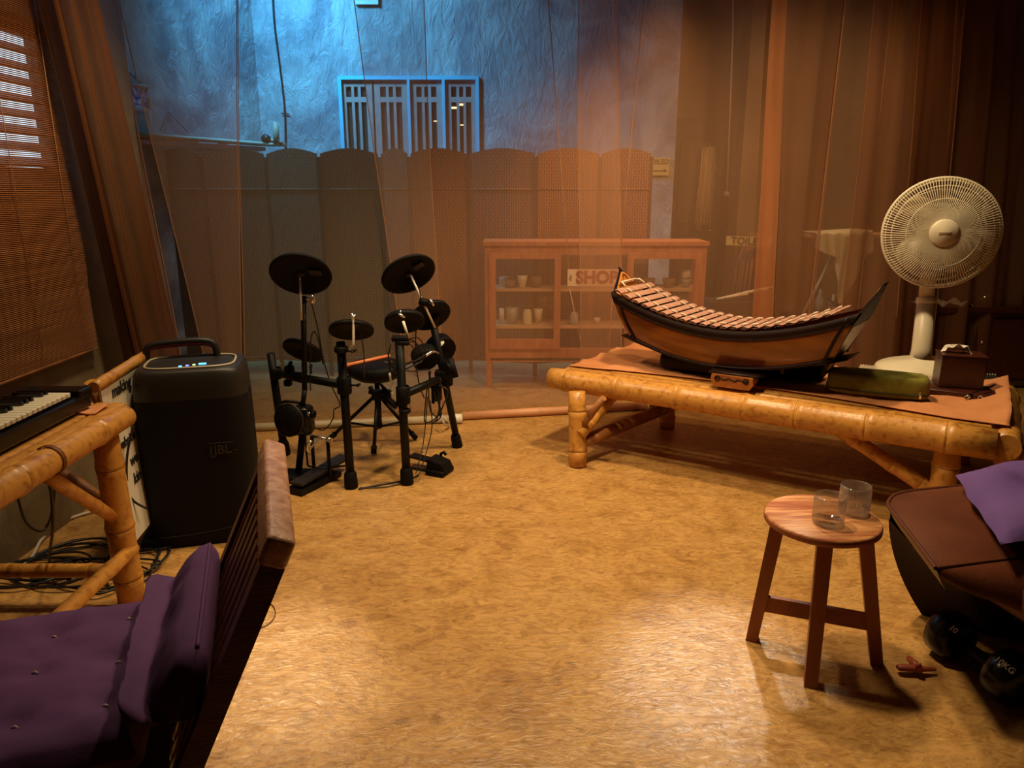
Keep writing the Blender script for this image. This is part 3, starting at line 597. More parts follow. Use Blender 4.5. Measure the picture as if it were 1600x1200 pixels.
# ================================================================= SHOP CABINET
CY0, CY1 = 5.2, 5.5
ctop = 1.04; xl = -0.185; xr = 1.345
cb = thing('display_cabinet', (0.6, CY0+.15, 0), 'red-brown wooden display cabinet with glass doors behind the net, pottery on its shelves', 'cabinet')
def cbx(name, c, d, mat=None, par=None):
    m = MB(); m.box(c, d); return m.build(name, mat or M['cabwood'], par or cb)
W_ = xr-xl; cxm = (xl+xr)/2; zb_ = .20
cbx('top_board', (cxm, 5.35, ctop-.012), (W_+.03, .34, .026), M['cabwood'])
cbx('bottom_board', (cxm, 5.35, zb_+.01), (W_, .30, .02))
for x in (xl+.0125, xr-.0125): cbx('side_post', (x, CY0+.015, (ctop+zb_)/2), (.035, .03, ctop-zb_-.02))
for x in (xl+.0125, xr-.0125): cbx('side_post', (x, CY1-.015, (ctop+zb_)/2), (.035, .03, ctop-zb_-.02))
cbx('apron', (cxm, CY0+.01, zb_+.04), (W_-.06, .02, .10))
cbx('apron', (cxm, CY0+.01, ctop-.055), (W_-.06, .02, .07))
for x in (xl+.02, xr-.02, cxm-.1):
    for y in (CY0+.02, CY1-.02): cbx('leg', (x, y, zb_/2), (.04, .035, zb_))
dL = (ony(762, 450, CY0).x+.012, ony(876, 450, CY0).x); dR = (ony(978, 450, CY0).x, xr-.03)
for (a, b) in (dL, dR):
    z0_, z1_ = zb_+.09, ctop-.07; g = .045
    m = MB(); y = CY0-.012
    m.box((a+g/2, y, (z0_+z1_)/2), (g, .022, z1_-z0_)); m.box((b-g/2, y, (z0_+z1_)/2), (g, .022, z1_-z0_))
    m.box(((a+b)/2, y, z1_-g/2), (b-a-2*g, .020, g)); m.box(((a+b)/2, y, z0_+.035), (b-a-2*g, .020, .07))
    dr = m.build('door', M['cabwood'], cb)
    m = MB(); m.box(((a+b)/2, y, (z0_+z1_)/2+.01), (b-a-2*g, .003, z1_-z0_-g-.07)); m.build('glass_pane', M['cabglass'], dr)
for x in ((dL[0]+dL[1])/2+.22, dR[0]-.0): pass
SH1 = ony(800, 451, CY0+.02).z; SH2 = ony(800, 509, CY0+.02).z
for z in (SH1, SH2):
    cbx('shelf', (cxm, 5.35, z-.01), (W_-.05, .27, .018), M['shelfedge'])
cbx('stile', (cxm+.0, CY1-.012, (ctop+zb_)/2), (.035, .02, ctop-zb_-.04))
# pots
def pot(u, vt, vb, wpx, kind, mat, lab, y=5.30, z=None, taper=1.0, name='pot'):
    p = ony(u, vb, y); t_ = ony(u, vt, y); z = p.z if z is None else z; h = max(.02, (t_.z-p.z)); r = wpx/FOC*y*1.0/2
    m = MB()
    if kind == 'bowl': pr = [(0, 0), (r*.55, 0), (r*.62, h*.1), (r*.85, h*.5), (r, h), (r*.92, h), (r*.75, h*.5), (r*.4, h*.15), (0, h*.12)]
    elif kind == 'jar': pr = [(0, 0), (r*.95, 0), (r, h*.06), (r, h*.8), (r*.8, h*.93), (r*.8, h), (r*.7, h), (r*.7, h*.5), (0, h*.5)]
    elif kind == 'cup': pr = [(0, 0), (r*taper, 0), (r, h), (r*.9, h), (r*taper*.9, h*.1), (0, h*.1)]
    m.lathe(pr, (p.x, y, z), n=18)
    o = m.build(name, mat, loc=(p.x, y, z)); return tag(o, lab, name if name in ('bowl', 'cup', 'vase', 'jar') else 'pot', 'pottery in the display cabinet')
pot(787, 432, 446, 16, 'bowl', M['cream'], 'small pale bowl at the left end of the upper cabinet shelf', 5.38, SH1, name='bowl')
pot(797, 437, 448, 17, 'cup', M['clay'], 'squat reddish pot in front of the pale bowl, upper shelf, left door', 5.28, SH1, .9, 'pot')
pot(816, 427, 446, 17, 'bowl', M['cream'], 'cream and brown footed bowl in the middle of the upper shelf, left door', 5.30, SH1, name='bowl')
pot(838, 431, 448, 17, 'cup', M['clay'], 'dark brown clay pot right of the cream bowl, upper shelf, left door', 5.30, SH1, .8, 'pot')
pot(784, 476, 500, 8, 'cup', M['cream'], 'narrow pale vase at the left end of the middle cabinet shelf', 5.30, SH2, .9, 'vase')
pot(800, 474, 500, 20, 'cup', M['grey'], 'wide grey glazed vase on the middle shelf, left door', 5.31, SH2, .85, 'vase')
pot(824, 478, 501, 14, 'jar', M['cream'], 'grey and cream jar on the middle shelf, left door', 5.27, SH2, name='jar')
pot(841, 474, 497, 15, 'cup', M['cream'], 'tapered cream cup on the middle shelf, right in the left door', 5.33, SH2, .5, 'cup')
pot(897, 481, 500, 14, 'jar', M['grey'], 'small patterned jar alone on the middle shelf between the doors', 5.27, SH2, name='jar')
pot(933, 489, 497, 11, 'bowl', M['cream'], 'small pale bowl on the middle shelf right of the patterned jar', 5.33, SH2, name='bowl')
pot(1015, 427, 441, 18, 'bowl', M['clay'], 'brown bowl nearest the left frame of the right cabinet door', 5.30, SH1, name='bowl')
pot(1045, 427, 441, 20, 'bowl', M['clay'], 'brown bowl with a pale rim in the middle of the right cabinet door', 5.28, SH1, name='bowl')
pot(1054, 417, 440, 14, 'jar', M['darkwood'], 'dark brown jar behind the pale rimmed bowl, right cabinet door', 5.40, SH1, name='jar')
m = pot(1072, 428, 441, 16, 'bowl', M['grey'], 'dark grey bowl at the right end of the upper shelf', 5.30, SH1, name='bowl')
p = ony(1072, 428, 5.30); m = MB(); m.lathe([(0, 0), (.028, 0), (.032, .012), (.032, .055), (.026, .06), (0, .058)], (p.x, 5.30, SH1+.062), n=18); tag(m.build('cup', M['cream'], loc=(p.x, 5.30, SH1+.062)), 'cream cup stacked upside down on the dark grey bowl', 'cup', 'pottery in the display cabinet')
# SHOP sign hung on strings from the curtain rail
sg = thing('shop_sign', (0.5, 4.74, 0.9), 'cream board with red SHOP lettering hung on strings before the cabinet', 'sign')
a = ony(887, 421, 4.74); b = ony(972, 447, 4.74); cx = (a.x+b.x)/2; cz = (a.z+b.z)/2
m = MB(); m.box((cx, 4.74, cz), (b.x-a.x, .012, a.z-b.z)); m.build('sign_board', M['signcream'], sg)
text_mb('SHOP', TM((cx+.012, 4.733, cz), (1, 0, 0), z=(0, -1, 0)), .106, .002, .005).build('sign_lettering', M['signred'], sg)
text_mb('the', TM((a.x+.018, 4.733, cz), (0, 0, 1), z=(0, -1, 0)), .028, .001).build('small_lettering', M['ink'], sg)
for (u0, v0, u1, v1) in ((852, -60, 889, 421), (889, 446, 913, 562), (967, 421, 1012, -60), (958, 447, 950, 560)):
    m = MB(); m.tube([ony(u0, v0, 4.74), ony(u1, v1, 4.74)], .003, 5); m.build('string', M['string'], sg)

# ================================================================= HALL THINGS
s = thing('toilet_sign', ony(1170, 376, 6.50), 'yellow TOILETS sign beyond the net in the brown hall', 'sign')
a = ony(1135, 370, 6.50); b = ony(1206, 384, 6.50); cx = (a.x+b.x)/2; cz = (a.z+b.z)/2
m = MB(); m.box((cx, 6.50, cz), (b.x-a.x, .015, .076), R=Matrix.Rotation(math.radians(2), 3, 'Y')); m.build('sign_board', M['signyellow'], s)
text_mb('TOILETS', TM((cx, 6.488, cz), (1, 0, -.035), z=(0, -1, 0)), .086, .002, .001).build('sign_lettering', M['darkwood'], s)
m = MB()
for k in range(46):
    a_ = k*2.4; r = .070*math.sqrt((k+.5)/46); p = ony(1109, 230, 7.33); x, y = r*math.cos(a_), r*math.sin(a_)*.6; zl = random.uniform(.58, .77)
    m.tube([p+V((x, y, 0)), p+V((x*1.05-.004, y, -.3)), p+V((x*1.1-.022, y, -zl))], .012, 5)
m.tube([ony(1109, 230, 7.33), ony(1110, 224, 7.33)+V((0, .06, 0.02))], .006, 5)
tag(m.build('mop_head', M['mop'], loc=ony(1109, 345, 7.33)), 'pale stringy jute mop head hanging in the brown hall', 'mop')
pr = thing('pull_cord', ony(1136, 305, 6.4), 'thin pull cord with a small weight hanging beside the jute mop head', 'cord')
m = MB(); m.tube([ony(1146, -60, 6.4), ony(1145, 55, 6.4), ony(1136, 300, 6.4)], .006, 5); m.build('cord', M['string'], pr)
m = MB(); m.lathe([(0, 0), (.02, 0), (.025, .02), (.022, .045), (0, .05)], ony(1135, 308, 6.4), n=12); m.build('weight', M['clay'], pr)
m = MB(); p = ony(1170, 488, 6.68); pz = V((p.x, 6.6, p.z))
m.lathe([(0, 0), (.10, 0), (.13, .02), (.13, .5), (.10, .62), (.05, .66), (0, .66)], pz, n=20)
m = MB(); base = V((p.x, 6.68, 0))
for k in range(40):
    a_ = k*2.399; r = .03+.11*math.sqrt(k/40); x, y = r*math.cos(a_), r*math.sin(a_)
    m.tube([base+V((x*1.2, y, .42)), base+V((x, y, .75)), base+V((x*.4, y*.4, 1.02))], .016, 5)
o = m.build('bristles', M['coir'], None, loc=base)
bt_ = thing('bristle_broom_bundle', base, 'red-brown bundle of bristle brooms standing in a dark tub under the toilets sign', 'broom')
o.name = 'bristles'; o.parent = bt_; o.location = (0, 0, 0)
m = MB(); m.lathe([(0, 0), (.13, 0), (.16, .42), (.15, .42), (.13, .02)], base, n=20); m.build('tub', M['darkwood'], bt_)
pl = thing('stick_bundle', onz(1125, 476, .0)*1.0, 'pale sticks lying crosswise on the hall floor behind the cabinet', 'sticks')
pl.location = (1.75, 5.9, 0); ORG[pl.name] = V((1.75, 5.9, 0))
for k in range(6):
    a_ = ony(1098+6*k, 480-3*k, 5.9-.0*k); m = MB(); q = V((1.62+.05*k, 5.85+.03*k, .55+.006*k)); m.tube([q, q+V((.26, .05, .03+.01*(k % 2)))], .009, 6); m.build('stick', M['mop'], pl)
m = MB(); m.box((1.82, 5.95, .265), (.50, .30, .53)); m.build('crate_under_sticks', M['darkwood'], pl)
# ironing board with pale linen
ib = thing('ironing_board', (2.35, 5.6, 0), 'narrow board on thin legs carrying pale linen beyond the net', 'ironing board')
zt_ = ony(1280, 366, 5.6).z
m = MB(); m.prism([(-.20, -.03), (-.12, -.12), (.5, -.15), (.5, .15), (-.12, .12), (-.20, .03)], TM((2.38, 5.62, zt_-.02), (1, 0, 0), z=(0, 0, 1)), .025); m.build('board_top', M['shelfedge'], ib)
for sgn in (-1, 1):
    m = MB(); m.tube([(2.40-.05*sgn, 5.62, zt_-.02), (2.40+.35*sgn, 5.62, 0.015)], .012, 8); m.build('leg', M['pvc'], ib)
m = MB()
def linen(s, q):
    x = 2.20+.40*s
    L = .10+.46*math.exp(-((s-.62)/.22)**2)+.05*math.sin(s*9)
    t = q*1.35
    if t < .35: y = 5.74-t*.8; z = zt_+.014
    else: y = 5.46-.012*math.sin(s*26); z = zt_+.014-(t-.35)*L
    return (x+.04*(q-.3)*(s < 2)*(t > .35)*math.sin(s*7), y+.016*math.sin(s*34+1)*q, z+.02*s)
m.grid(linen, 40, 24); tag(m.build('linen_cloth', M['cream2'], loc=(2.4, 5.6, zt_), solid=.004), 'pale linen draped over the ironing board beyond the net', 'cloth')
for i, (u, v, r, h, mt, lb) in enumerate(((1278, 496, .035, .20, 'grey', 'grey bottle on the low stand under the hanging linen'), (1301, 480, .03, .16, 'cream', 'pale bottle on the low stand under the hanging linen'))):
    p = ony(u, v, 5.75); m = MB(); m.lathe([(0, 0), (r, 0), (r, h*.6), (r*.4, h*.8), (r*.4, h), (0, h)], (p.x, 5.75, .44), n=16); tag(m.build('bottle', M[mt], loc=(p.x, 5.75, .44)), lb, 'bottle')
m = MB(); m.box((2.4, 5.78, .43), (.5, .22, .02)); m.box((2.18, 5.78, .21), (.03, .2, .42)); m.box((2.62, 5.78, .21), (.03, .2, .42)); tag(m.build('low_stand', M['darkwood'], loc=(2.4, 5.78, 0)), 'dim low wooden stand under the hanging linen', 'stand')
pp = thing('potted_plant', (2.50, 5.68, .44), 'small dim green plant on the low stand under the hanging linen', 'plant')
m = MB(); m.lathe([(0, 0), (.04, 0), (.055, .08), (.045, .08), (0, .07)], (2.50, 5.70, .44), n=14); m.build('pot', M['clay'], pp)
m = MB()
for k in range(14):
    a_ = k*2.4; d_ = V((math.cos(a_), math.sin(a_), .9)); b0 = V((2.50, 5.70, .51)); e = b0+d_*.08; sd = V((-math.sin(a_), math.cos(a_), 0))*.02
    m.add([b0, b0+d_*.04+sd, e, b0+d_*.04-sd], [(0, 1, 2, 3)])
m.build('foliage', M['leaf'], pp)
# dim cabinet at far right beyond the net
dc = thing('dim_sideboard', (3.3, 5.25, 0), 'dim red-brown sideboard in the dark corner right of the fan', 'cabinet')
zc = ony(1540, 478, 5.25).z
m = MB(); m.box((3.15, 5.4, zc/2), (1.3, .45, zc-.04)); m.build('body', M['darkwood'], dc)
m = MB(); m.box((3.15, 5.38, zc-.01), (1.36, .52, .035)); m.build('top_board', M['boxwood'], dc)
for k in range(2):
    m = MB(); m.box((2.92+.66*k, 5.17, zc/2), (.6, .02, zc-.16)); d_ = m.build('door', M['boxwood'], dc)
    m = MB(); m.lathe([(0, 0), (.012, 0), (.015, .02), (0, .025)], (3.18+.14*k, 5.16, zc/2+.05), (0, -1, 0), 10); m.build('knob', M['steel'], d_)
for (u, r, h, mt, lb) in ((1540, .055, .06, 'steel', 'shiny metal bowl on the dim sideboard'), (1553, .03, .07, 'steel', 'small shiny metal cup on the dim sideboard beside the bowl')):
    p = ony(u, 475, 5.28); m = MB(); m.lathe([(0, 0), (r*.6, 0), (r, h*.6), (r*.95, h), (r*.85, h), (r*.8, h*.5), (0, h*.2)], (p.x, 5.28, zc+.008), n=20); tag(m.build('bowl' if r > .05 else 'cup', M[mt], loc=(p.x, 5.28, zc)), lb, 'bowl' if r > .05 else 'cup')
p = ony(1470, 458, 5.28); m = MB(); m.grid(lambda s, q: (p.x-.16+.34*s, 5.16+.22*q, zc+.010+.03*math.sin(s*9)**2*math.sin(q*5+1)**2+.008*math.sin(s*31)), 24, 10)
tag(m.build('folded_cloth', M['whitecloth'], loc=(p.x, 5.28, zc), solid=.004), 'crumpled pale cloth on the dim sideboard behind the fan neck', 'cloth')

# ================================================================= LEFT BAMBOO TABLE
TZ = 0.72
tb = thing('bamboo_table', (-1.55, 1.7, 0), 'left bamboo table carrying the keyboard beside the concrete wall', 'table')
def bam(name, p0, p1, r, nn, par, seed, mat=None, r1=None, bow=0): return bamboo(p0, p1, r, nn, r1, seed, bow).build(name, mat or M['bamboo'], par)
bam('front_rail', (-1.255, .55, TZ-.04), (-1.262, 2.315, TZ-.04), .042, 5, tb, 1, r1=.038)
bam('end_rail', (-1.90, 2.30, TZ-.05), (-1.28, 2.24, TZ-.075), .030, 2, tb, 2)
bam('back_rail', (-1.92, .55, TZ-.04), (-1.90, 2.40, TZ-.04), .036, 5, tb, 3)
for k in range(11):
    x = -1.30-.052*k
    m = MB(); m.rbox((x, 1.45, TZ-.012), (.045, 1.82, .012), .004, 1); o = m.build('top_slat', M['bamboo'], tb)
bam('leg', (-1.30, 2.25, TZ-.06), (-1.325, 2.31, 0), .040, 3, tb, 6, r1=.046)
bam('leg', (-1.86, 2.28, TZ-.06), (-1.86, 2.34, 0), .038, 3, tb, 7)
bam('leg', (-1.30, .62, TZ-.06), (-1.315, .58, 0), .042, 3, tb, 8)
bam('leg', (-1.86, .62, TZ-.06), (-1.86, .58, 0), .038, 3, tb, 9)
bam('brace', (-1.30, 1.92, TZ-.08), (-1.31, 2.24, .36), .020, 2, tb, 10)
bam('brace', (-1.70, 2.30, TZ-.07), (-1.36, 2.30, .38), .022, 2, tb, 11, M['bamboo_dark'])
bam('stretcher', (-1.85, 2.30, .13), (-1.33, 2.30, .13), .024, 2, tb, 12)
bam('stretcher', (-1.29, 2.30, .215), (-1.30, .60, .215), .024, 5, tb, 13)
m = MB()
for k in range(4): m.tube([(-1.262+.043*math.cos(a/20*2*PI+.2), 1.90+.004*k, TZ-.04+.043*math.sin(a/20*2*PI+.2)) for a in range(21)], .0018, 5, False)
m.build('cane_lashing', M['bamboo_dark'], tb)
# strip of pink cloth at the table end
m = MB(); m.grid(lambda s, q: (-1.50+.20*s, 2.215+.09*q, TZ+.0005+.004*math.sin(s*12+q*3)), 16, 6)
tag(m.build('table_cloth_strip', M['cloth'], loc=(-1.4, 2.3, TZ), solid=.003), 'thin orange cloth strip at the far end of the left bamboo table', 'cloth')
# keyboard
KX0, KX1 = -1.675, -1.345; KY1 = 2.285; KY0 = .92; kz = TZ+.004
kb = thing('keyboard_piano', (-1.5, 1.6, kz), 'black digital piano keyboard on the left bamboo table', 'keyboard')
m = MB(); m.rbox(((KX0+KX1)/2, (KY0+KY1)/2, kz+.0225), (KX1-KX0, KY1-KY0, .045), .008, 2, smooth=False)
m.rbox((KX0+.085, (KY0+KY1)/2, kz+.055), (.17, KY1-KY0, .03), .010, 2, smooth=False)
m.rbox(((KX0+KX1)/2, KY1-.02, kz+.05), (KX1-KX0, .07, .028), .008, 2, smooth=False); m.rbox(((KX0+KX1)/2, KY0+.02, kz+.05), (KX1-KX0, .05, .028), .008, 2, smooth=False)
m.build('body', M['blackgloss'], kb)
kw = .0236; n = 0; y = KY1-.075-kw/2; kx0 = KX0+.165; kx1 = KX1-.018; i = 0
while y > KY0+.05:
    m = MB(); m.rbox(((kx0+kx1)/2, y, kz+.058), (kx1-kx0, kw-.0022, .014), .002, 1, smooth=False); m.build('white_key', M['ivory'], kb)
    if i % 7 not in (0, 3):
        m = MB(); m.rbox((kx0+.045, y+kw/2, kz+.070), (.09, .0125, .018), .002, 1, smooth=False); m.build('black_key', M['blackgloss'], kb)
    y -= kw; i += 1
# white board with handwriting leaning behind the speaker
sb = thing('song_board', (-1.72, 2.75, 0), 'white board with black handwriting under a bamboo cane, leaning behind the speaker', 'board')
D0 = V((-1.80, 2.52, .735)); D1 = V((-1.50, 2.98, .73)); dn = V((D1-D0)).normalized()
p0 = ony(146, 606, 2.50); p1 = ony(226, 556, 2.98); 
bamboo(p0, p1, .021, 2, None, 21).build('top_cane', M['bamboo'], sb)
ex = (p1-p0).normalized(); ey = V((.06, -.02, -1)).normalized(); nz = ex.cross(ey).normalized()
L = (p1-p0).length; Hh = .60; T = TM(p0+ey*.03+ex*.02, ex, z=nz)
m = MB(); yv = (T.to_3x3().inverted() @ ey)
def bp(a, b): return p0+ex*(.03+a*(L-.03))+ey*(.022+b*Hh)
m.add([bp(0, 0), bp(1, 0), bp(1, 1), bp(0, 1)]+[q-nz*.008 for q in (bp(0, 0), bp(1, 0), bp(1, 1), bp(0, 1))], [(0, 1, 2, 3), (4, 7, 6, 5), (0, 4, 5, 1), (1, 5, 6, 2), (2, 6, 7, 3), (3, 7, 4, 0)])
m.build('board_sheet', M['paper'], sb)
nf = nz if nz.x > 0 else -nz
for (a_, b_, tx, sz) in ((.36, .05, 'making', .062), (.26, .22, 'craft', .055), (.26, .38, 'website', .052), (.34, .52, 'we', .06), (.34, .64, 'kin', .06)):
    o_ = bp(a_, b_)+nf*.010; text_mb(tx, TM(o_, ex, z=nf), sz, .001, .001, .2).build('handwriting', M['ink'], sb)
m = MB(); m.tube([bp(.35, .47)+nf*.004, bp(.98, .46)+nf*.004], .003, 5); m.build('ruled_line', M['ink'], sb)
q0 = bp(.12, .5)-nf*.03; bamboo((q0.x-.05, q0.y+.03, .72), (bp(.6, 1).x, bp(.6, 1).y+.03, .0), .022, 3, None, 22).build('side_cane', M['bamboo'], sb)

# ================================================================= SPEAKER
sp0 = onz(235, 838, 0); SPY = math.radians(15)
spc = V((-1.285, 2.90, 0)); ux = V((math.cos(SPY), math.sin(SPY), 0)); uy = V((-math.sin(SPY), math.cos(SPY), 0))
spk = thing('party_speaker', spc, 'tall black party speaker with a carry handle and blue lights', 'speaker')
Ts = TM(spc, ux, z=(0, 0, 1)); SW, SD, SHt = .415, .34, .70
m = MB()
def sbody(s, q):
    a = s*2*PI; h = q*SHt; e = 2/5.0
    bul = 1+.03*math.sin(q*PI)-(.10*(max(0, q-.90)/.10)**2)-.05*(max(0, .06-q)/.06)**2
    c, d_ = math.cos(a), math.sin(a)
    return (math.copysign(abs(c)**e, c)*SW/2*bul, math.copysign(abs(d_)**e, d_)*SD/2*bul, h)
m.grid(sbody, 56, 24, T=Ts); nb = 57
m.add([sbody(k/56, 1.0) for k in range(56)], [tuple(range(56))], False, Ts); m.add([sbody(k/56, 0.0) for k in range(56)], [tuple(range(56))], False, Ts)
m.build('body', M['grille'], spk)
m = MB()
def scap(s, q):
    a = s*2*PI; c, d_ = math.cos(a), math.sin(a); e = 2/5.
    r = 1.012-.13*q**2.2
    return (math.copysign(abs(c)**e, c)*SW/2*r, math.copysign(abs(d_)**e, d_)*SD/2*r, SHt-.10+.125*math.sin(q*PI/2)+.012*math.copysign(abs(d_), -d_)*0)
m.grid(scap, 56, 10, T=Ts); m.add([scap(k/56, 1.0) for k in range(56)], [tuple(range(56))], False, Ts); tc_ = m.build('top_cap', M['greyplastic'], spk)
m = MB()
rng = [(math.copysign(abs(math.cos(a))**.5, math.cos(a))*SW*.40, math.copysign(abs(math.sin(a))**.5, math.sin(a))*SD*.34, SHt+.028) for a in [2*PI*k/40 for k in range(41)]]
m.tube(rng, .0045, 6, False, T=Ts); m.build('control_ring', M['pvc'], tc_)
for i, (x, y, cl, st, r) in enumerate(((-.030, -.06, (.10, .45, 1.0), 3.0, .0065), (-.006, -.052, (.12, .15, 1.0), 3.5, .0065), (.018, -.044, (.55, .9, .35), 1.6, .006))):
    k_ = 'led%d' % i; M[k_] = emit('speaker_light_%d' % i, cl, st); m = MB(); m.lathe([(0, 0), (r, 0), (r, .003), (0, .005)], (x, y-.02, SHt+.026), n=12, T=Ts); m.build('indicator_light', M[k_], tc_)
M['ledw'] = emit('speaker_light_screen', (.12, .55, 1.0), 2.2); m = MB(); m.rbox((.048, -.055, SHt+.028), (.030, .016, .004), .002, 1, T=Ts); m.build('indicator_light', M['ledw'], tc_)
m = MB(); hx = -.172; hp = bez([(-.185, .10, SHt-.04), (-.182, .10, SHt+.05), (-.155, .10, SHt+.082), (-.03, .10, SHt+.092), (.055, .10, SHt+.088), (.082, .10, SHt+.065), (.088, .10, SHt+.0)], 5); m.tube(hp, .014, 8, T=Ts); hd = m.build('carry_handle', M['greyplastic'], spk)
m = MB(); m.tube([V(p)+V((0, -.003, -.011)) for p in hp[8:-3]], .0095, 8, T=Ts); m.build('red_grip', M['red'], hd)
m = MB(); m.rbox((-.03, .02, .02), (SW*1.02, SD*1.05, .05), .02, 2, T=Ts); m.build('base', M['blackrubber'], spk)
for x in (-.19, .16):
    m = MB(); m.lathe([(0, -.02), (.05, -.02), (.055, 0), (.05, .02), (0, .02)], (x, .12, .052), (1, 0, 0), 18, T=Ts); m.build('wheel', M['blackrubber'], spk)
m = MB(); m.tube([(-.16+.33*k/14, -SD/2*1.00-.003, .055+.05*(k/14)**2.5*.6) for k in range(15)], .0016, 5, T=Ts); m.build('trim_line', M['logo'], spk)
Tl = TM(Ts @ V((.105, -SD/2*1.03-.0045, .405)), ux, z=-uy); lg = text_mb('JBL', Tl, .05, .0015, .001)
for (x, y, w_, h_) in ((0, .030, .095, .003), (-.042, 0, .006, .035), (-.042, -.026, .006, .006), (0.052, -.004, .012, .004)): lg.box((x, y, .001), (w_, h_, .002), T=Tl)
lg.build('logo_badge', M['logo'], spk)
# ================================================================= DRUM KIT
dk = thing('electronic_drum_kit', (-.75, 3.55, 0), 'black electronic drum kit on a tube rack before the net curtain', 'drum kit')
BM = M['blackmetal']
def tube(name, pts, r, mat=BM, par=dk, n=12):
    m = MB(); m.tube(pts, r, n); return m.build(name, mat, par)
fA = onz(549, 762, 0); fB = onz(636, 756, 0); fC = V((-1.235, 3.80, 0)); fD = onz(715, 698, 0); fE = onz(473, 738, 0)
def post(foot, top, r=.021):
    a = foot+V((0, 0, .0)); t_ = tube('post', [a+V((0, 0, .02)), top], r)
    d_ = (top-a).normalized(); m = MB(); m.lathe([(0, 0), (r*1.5, 0), (r*1.6, .01), (r*1.45, .07), (r*1.05, .085)], a, d_, 16); m.build('rubber_foot', M['blackrubber'], t_); return t_
tA = ony(532, 534, fA.y+.02); tB = ony(624, 534, fB.y+.02); tC = ony(423, 552, 3.76); tD = ony(678, 512, 3.74)
post(fA, tA); post(fB, tB); post(fC, tC); post(fD, tD, .019)
def clamp(name, p, d_, r=.032, h=.06, par=dk):
    m = MB(); m.lathe([(r*.8, -h/2), (r, -h/2+.006), (r, h/2-.006), (r*.8, h/2)], p, d_, 14); x, y, z = frame(d_); return m.build(name, M['blackrubber'], par)
def wing(p, d_, par, mat=BM, s=1.0):
    x, y, z = frame(d_); m = MB(); m.tube([p, p+z*.03*s], .005*s, 8); q = p+z*.032*s; m.tube([q-x*.022*s+z*.008*s, q, q+x*.022*s+z*.008*s], [.004*s, .008*s, .004*s], 8); return m.build('wing_screw', mat, par)
# side arms
aL0 = ony(431, 583, 3.76); aL1 = ony(538, 602, fA.y+.02)
tube('rack_arm', [aL0, aL1], .020); clamp('rack_clamp', aL0, (0, 0, 1)); clamp('rack_clamp', aL1, (0, 0, 1), .034, .085)
aR0 = ony(630, 617, fB.y+.02); aR1 = ony(697, 588, 3.76)
tube('rack_arm', [aR0, aR1], .020); clamp('rack_clamp', aR0, (0, 0, 1), .034, .09); clamp('rack_clamp', aR1, (0, 0, 1), .036, .1)
wing(aL1+V((.03, 0, 0)), (1, 0, 0), dk); wing(aL0.lerp(aL1, .55)+V((0, 0, .03)), (0, 0, 1), dk); wing(aR0.lerp(aR1, .6)+V((0, 0, .02)), (0, 0, 1), dk)
m = MB(); h0, h1 = aL0.lerp(aL1, .28), aL0.lerp(aL1, .42); m.tube([h0, h1], .026, 10)
m.rbox(ony(452, 578, 3.70), (.05, .05, .05), .015, 2); m.rbox(ony(450, 598, 3.70), (.04, .04, .035), .01, 2); m.tube([ony(452, 572, 3.7), ony(455, 565, 3.7)], .010, 8)
m.build('arm_clamp', M['blackrubber'], dk)
# cymbal post E and its rod
yE = 3.47
tE = ony(474, 468, yE); tube('cymbal_post', [ony(476, 608, yE), tE], .0135); tube('post_lower', [ony(472, 645, yE), ony(476, 608, yE)], .0125)
clamp('rod_clamp', tE, (0, 0, 1), .018, .03); m = MB(); m.tube([tE, ony(486, 467, yE-.02)], .006, 8); m.lathe([(0, -.022), (.011, -.016), (.014, 0), (.011, .014), (.009, .02), (0, .024)], ony(488, 468, yE-.02), (0, 0, 1), 12); m.build('wing_nut', M['chrome'], dk)
tube('cymbal_rod', [ony(471, 500, yE-.03), ony(469, 440, yE-.03)], .0055, M['whitemetal'])
tube('cymbal_rod_tip', [ony(469, 440, yE-.03), ony(468, 430, yE-.035)], .003, M['chrome'])
def disc(name, u, v, y, rpx, k, rot, thick=.007, lip=.02, mat=M['blackrubber'], par=dk, down=True, dome=.012, nrm=None, rr=None):
    c = ony(u, v, y); r = rpx/FOC*(y*math.cos(PITCH)-(c.z-CAMH)*math.sin(PITCH)); nrm = V(nrm).normalized() if nrm else disc_normal(rot, k, down, u, v); r = rr or r
    m = MB(); t_ = thick
    # local z = facing side (nrm); shallow pan on the facing side
    m.lathe([(0, -.001), (r*.25, 0), (r*.30, .004), (r*.75, .004), (r*.9, lip*.5), (r*.985, lip*.5), (r, 0), (r*.97, -t_), (r*.5, -t_-dome*.4), (0, -t_-dome)], c, nrm, 40)
    return m.build(name, mat, par), c, nrm, r
def under(o, c, nrm, r, rot):
    """jack box and ridge seen on the underside of a cymbal pad"""
    a = math.radians(rot); right = V((math.cos(a), 0, math.sin(a))); x = (right-nrm*right.dot(nrm)).normalized(); y = nrm.cross(x)
    Tt = TM(c+nrm*.010, x, z=nrm)
    m = MB(); m.rbox((r*.48, r*.22, 0), (r*.42, r*.26, .012), .004, 2, T=Tt); m.build('jack_box', M['greyplastic'], o)
    m = MB(); m.lathe([(0, -.006), (r*.13, -.006), (r*.10, .008), (0, .01)], c, nrm, 14); m.build('hub', M['greyplastic'], o)
o, c, nr, r = disc('cymbal_pad', 470, 428, yE-.03, 50, .60, -12, nrm=(.036, -.727, -.685), rr=.142); under(o, c, nr, r, -12)
o2, c, nr, r = disc('cymbal_pad', 638, 428, 3.66, 45, .56, 27, nrm=(.393, -.624, -.675), rr=.1385); under(o2, c, nr, r, 27)
tube('cymbal_rod', [ony(641, 428, 3.64), ony(662, 475, 3.63), ony(680, 512, 3.66)], .0055, M['whitemetal'])
m = MB(); m.tube([ony(655, 470, 3.61), ony(670, 474, 3.61)], .019, 10); m.build('tilt_clamp', M['blackrubber'], dk)
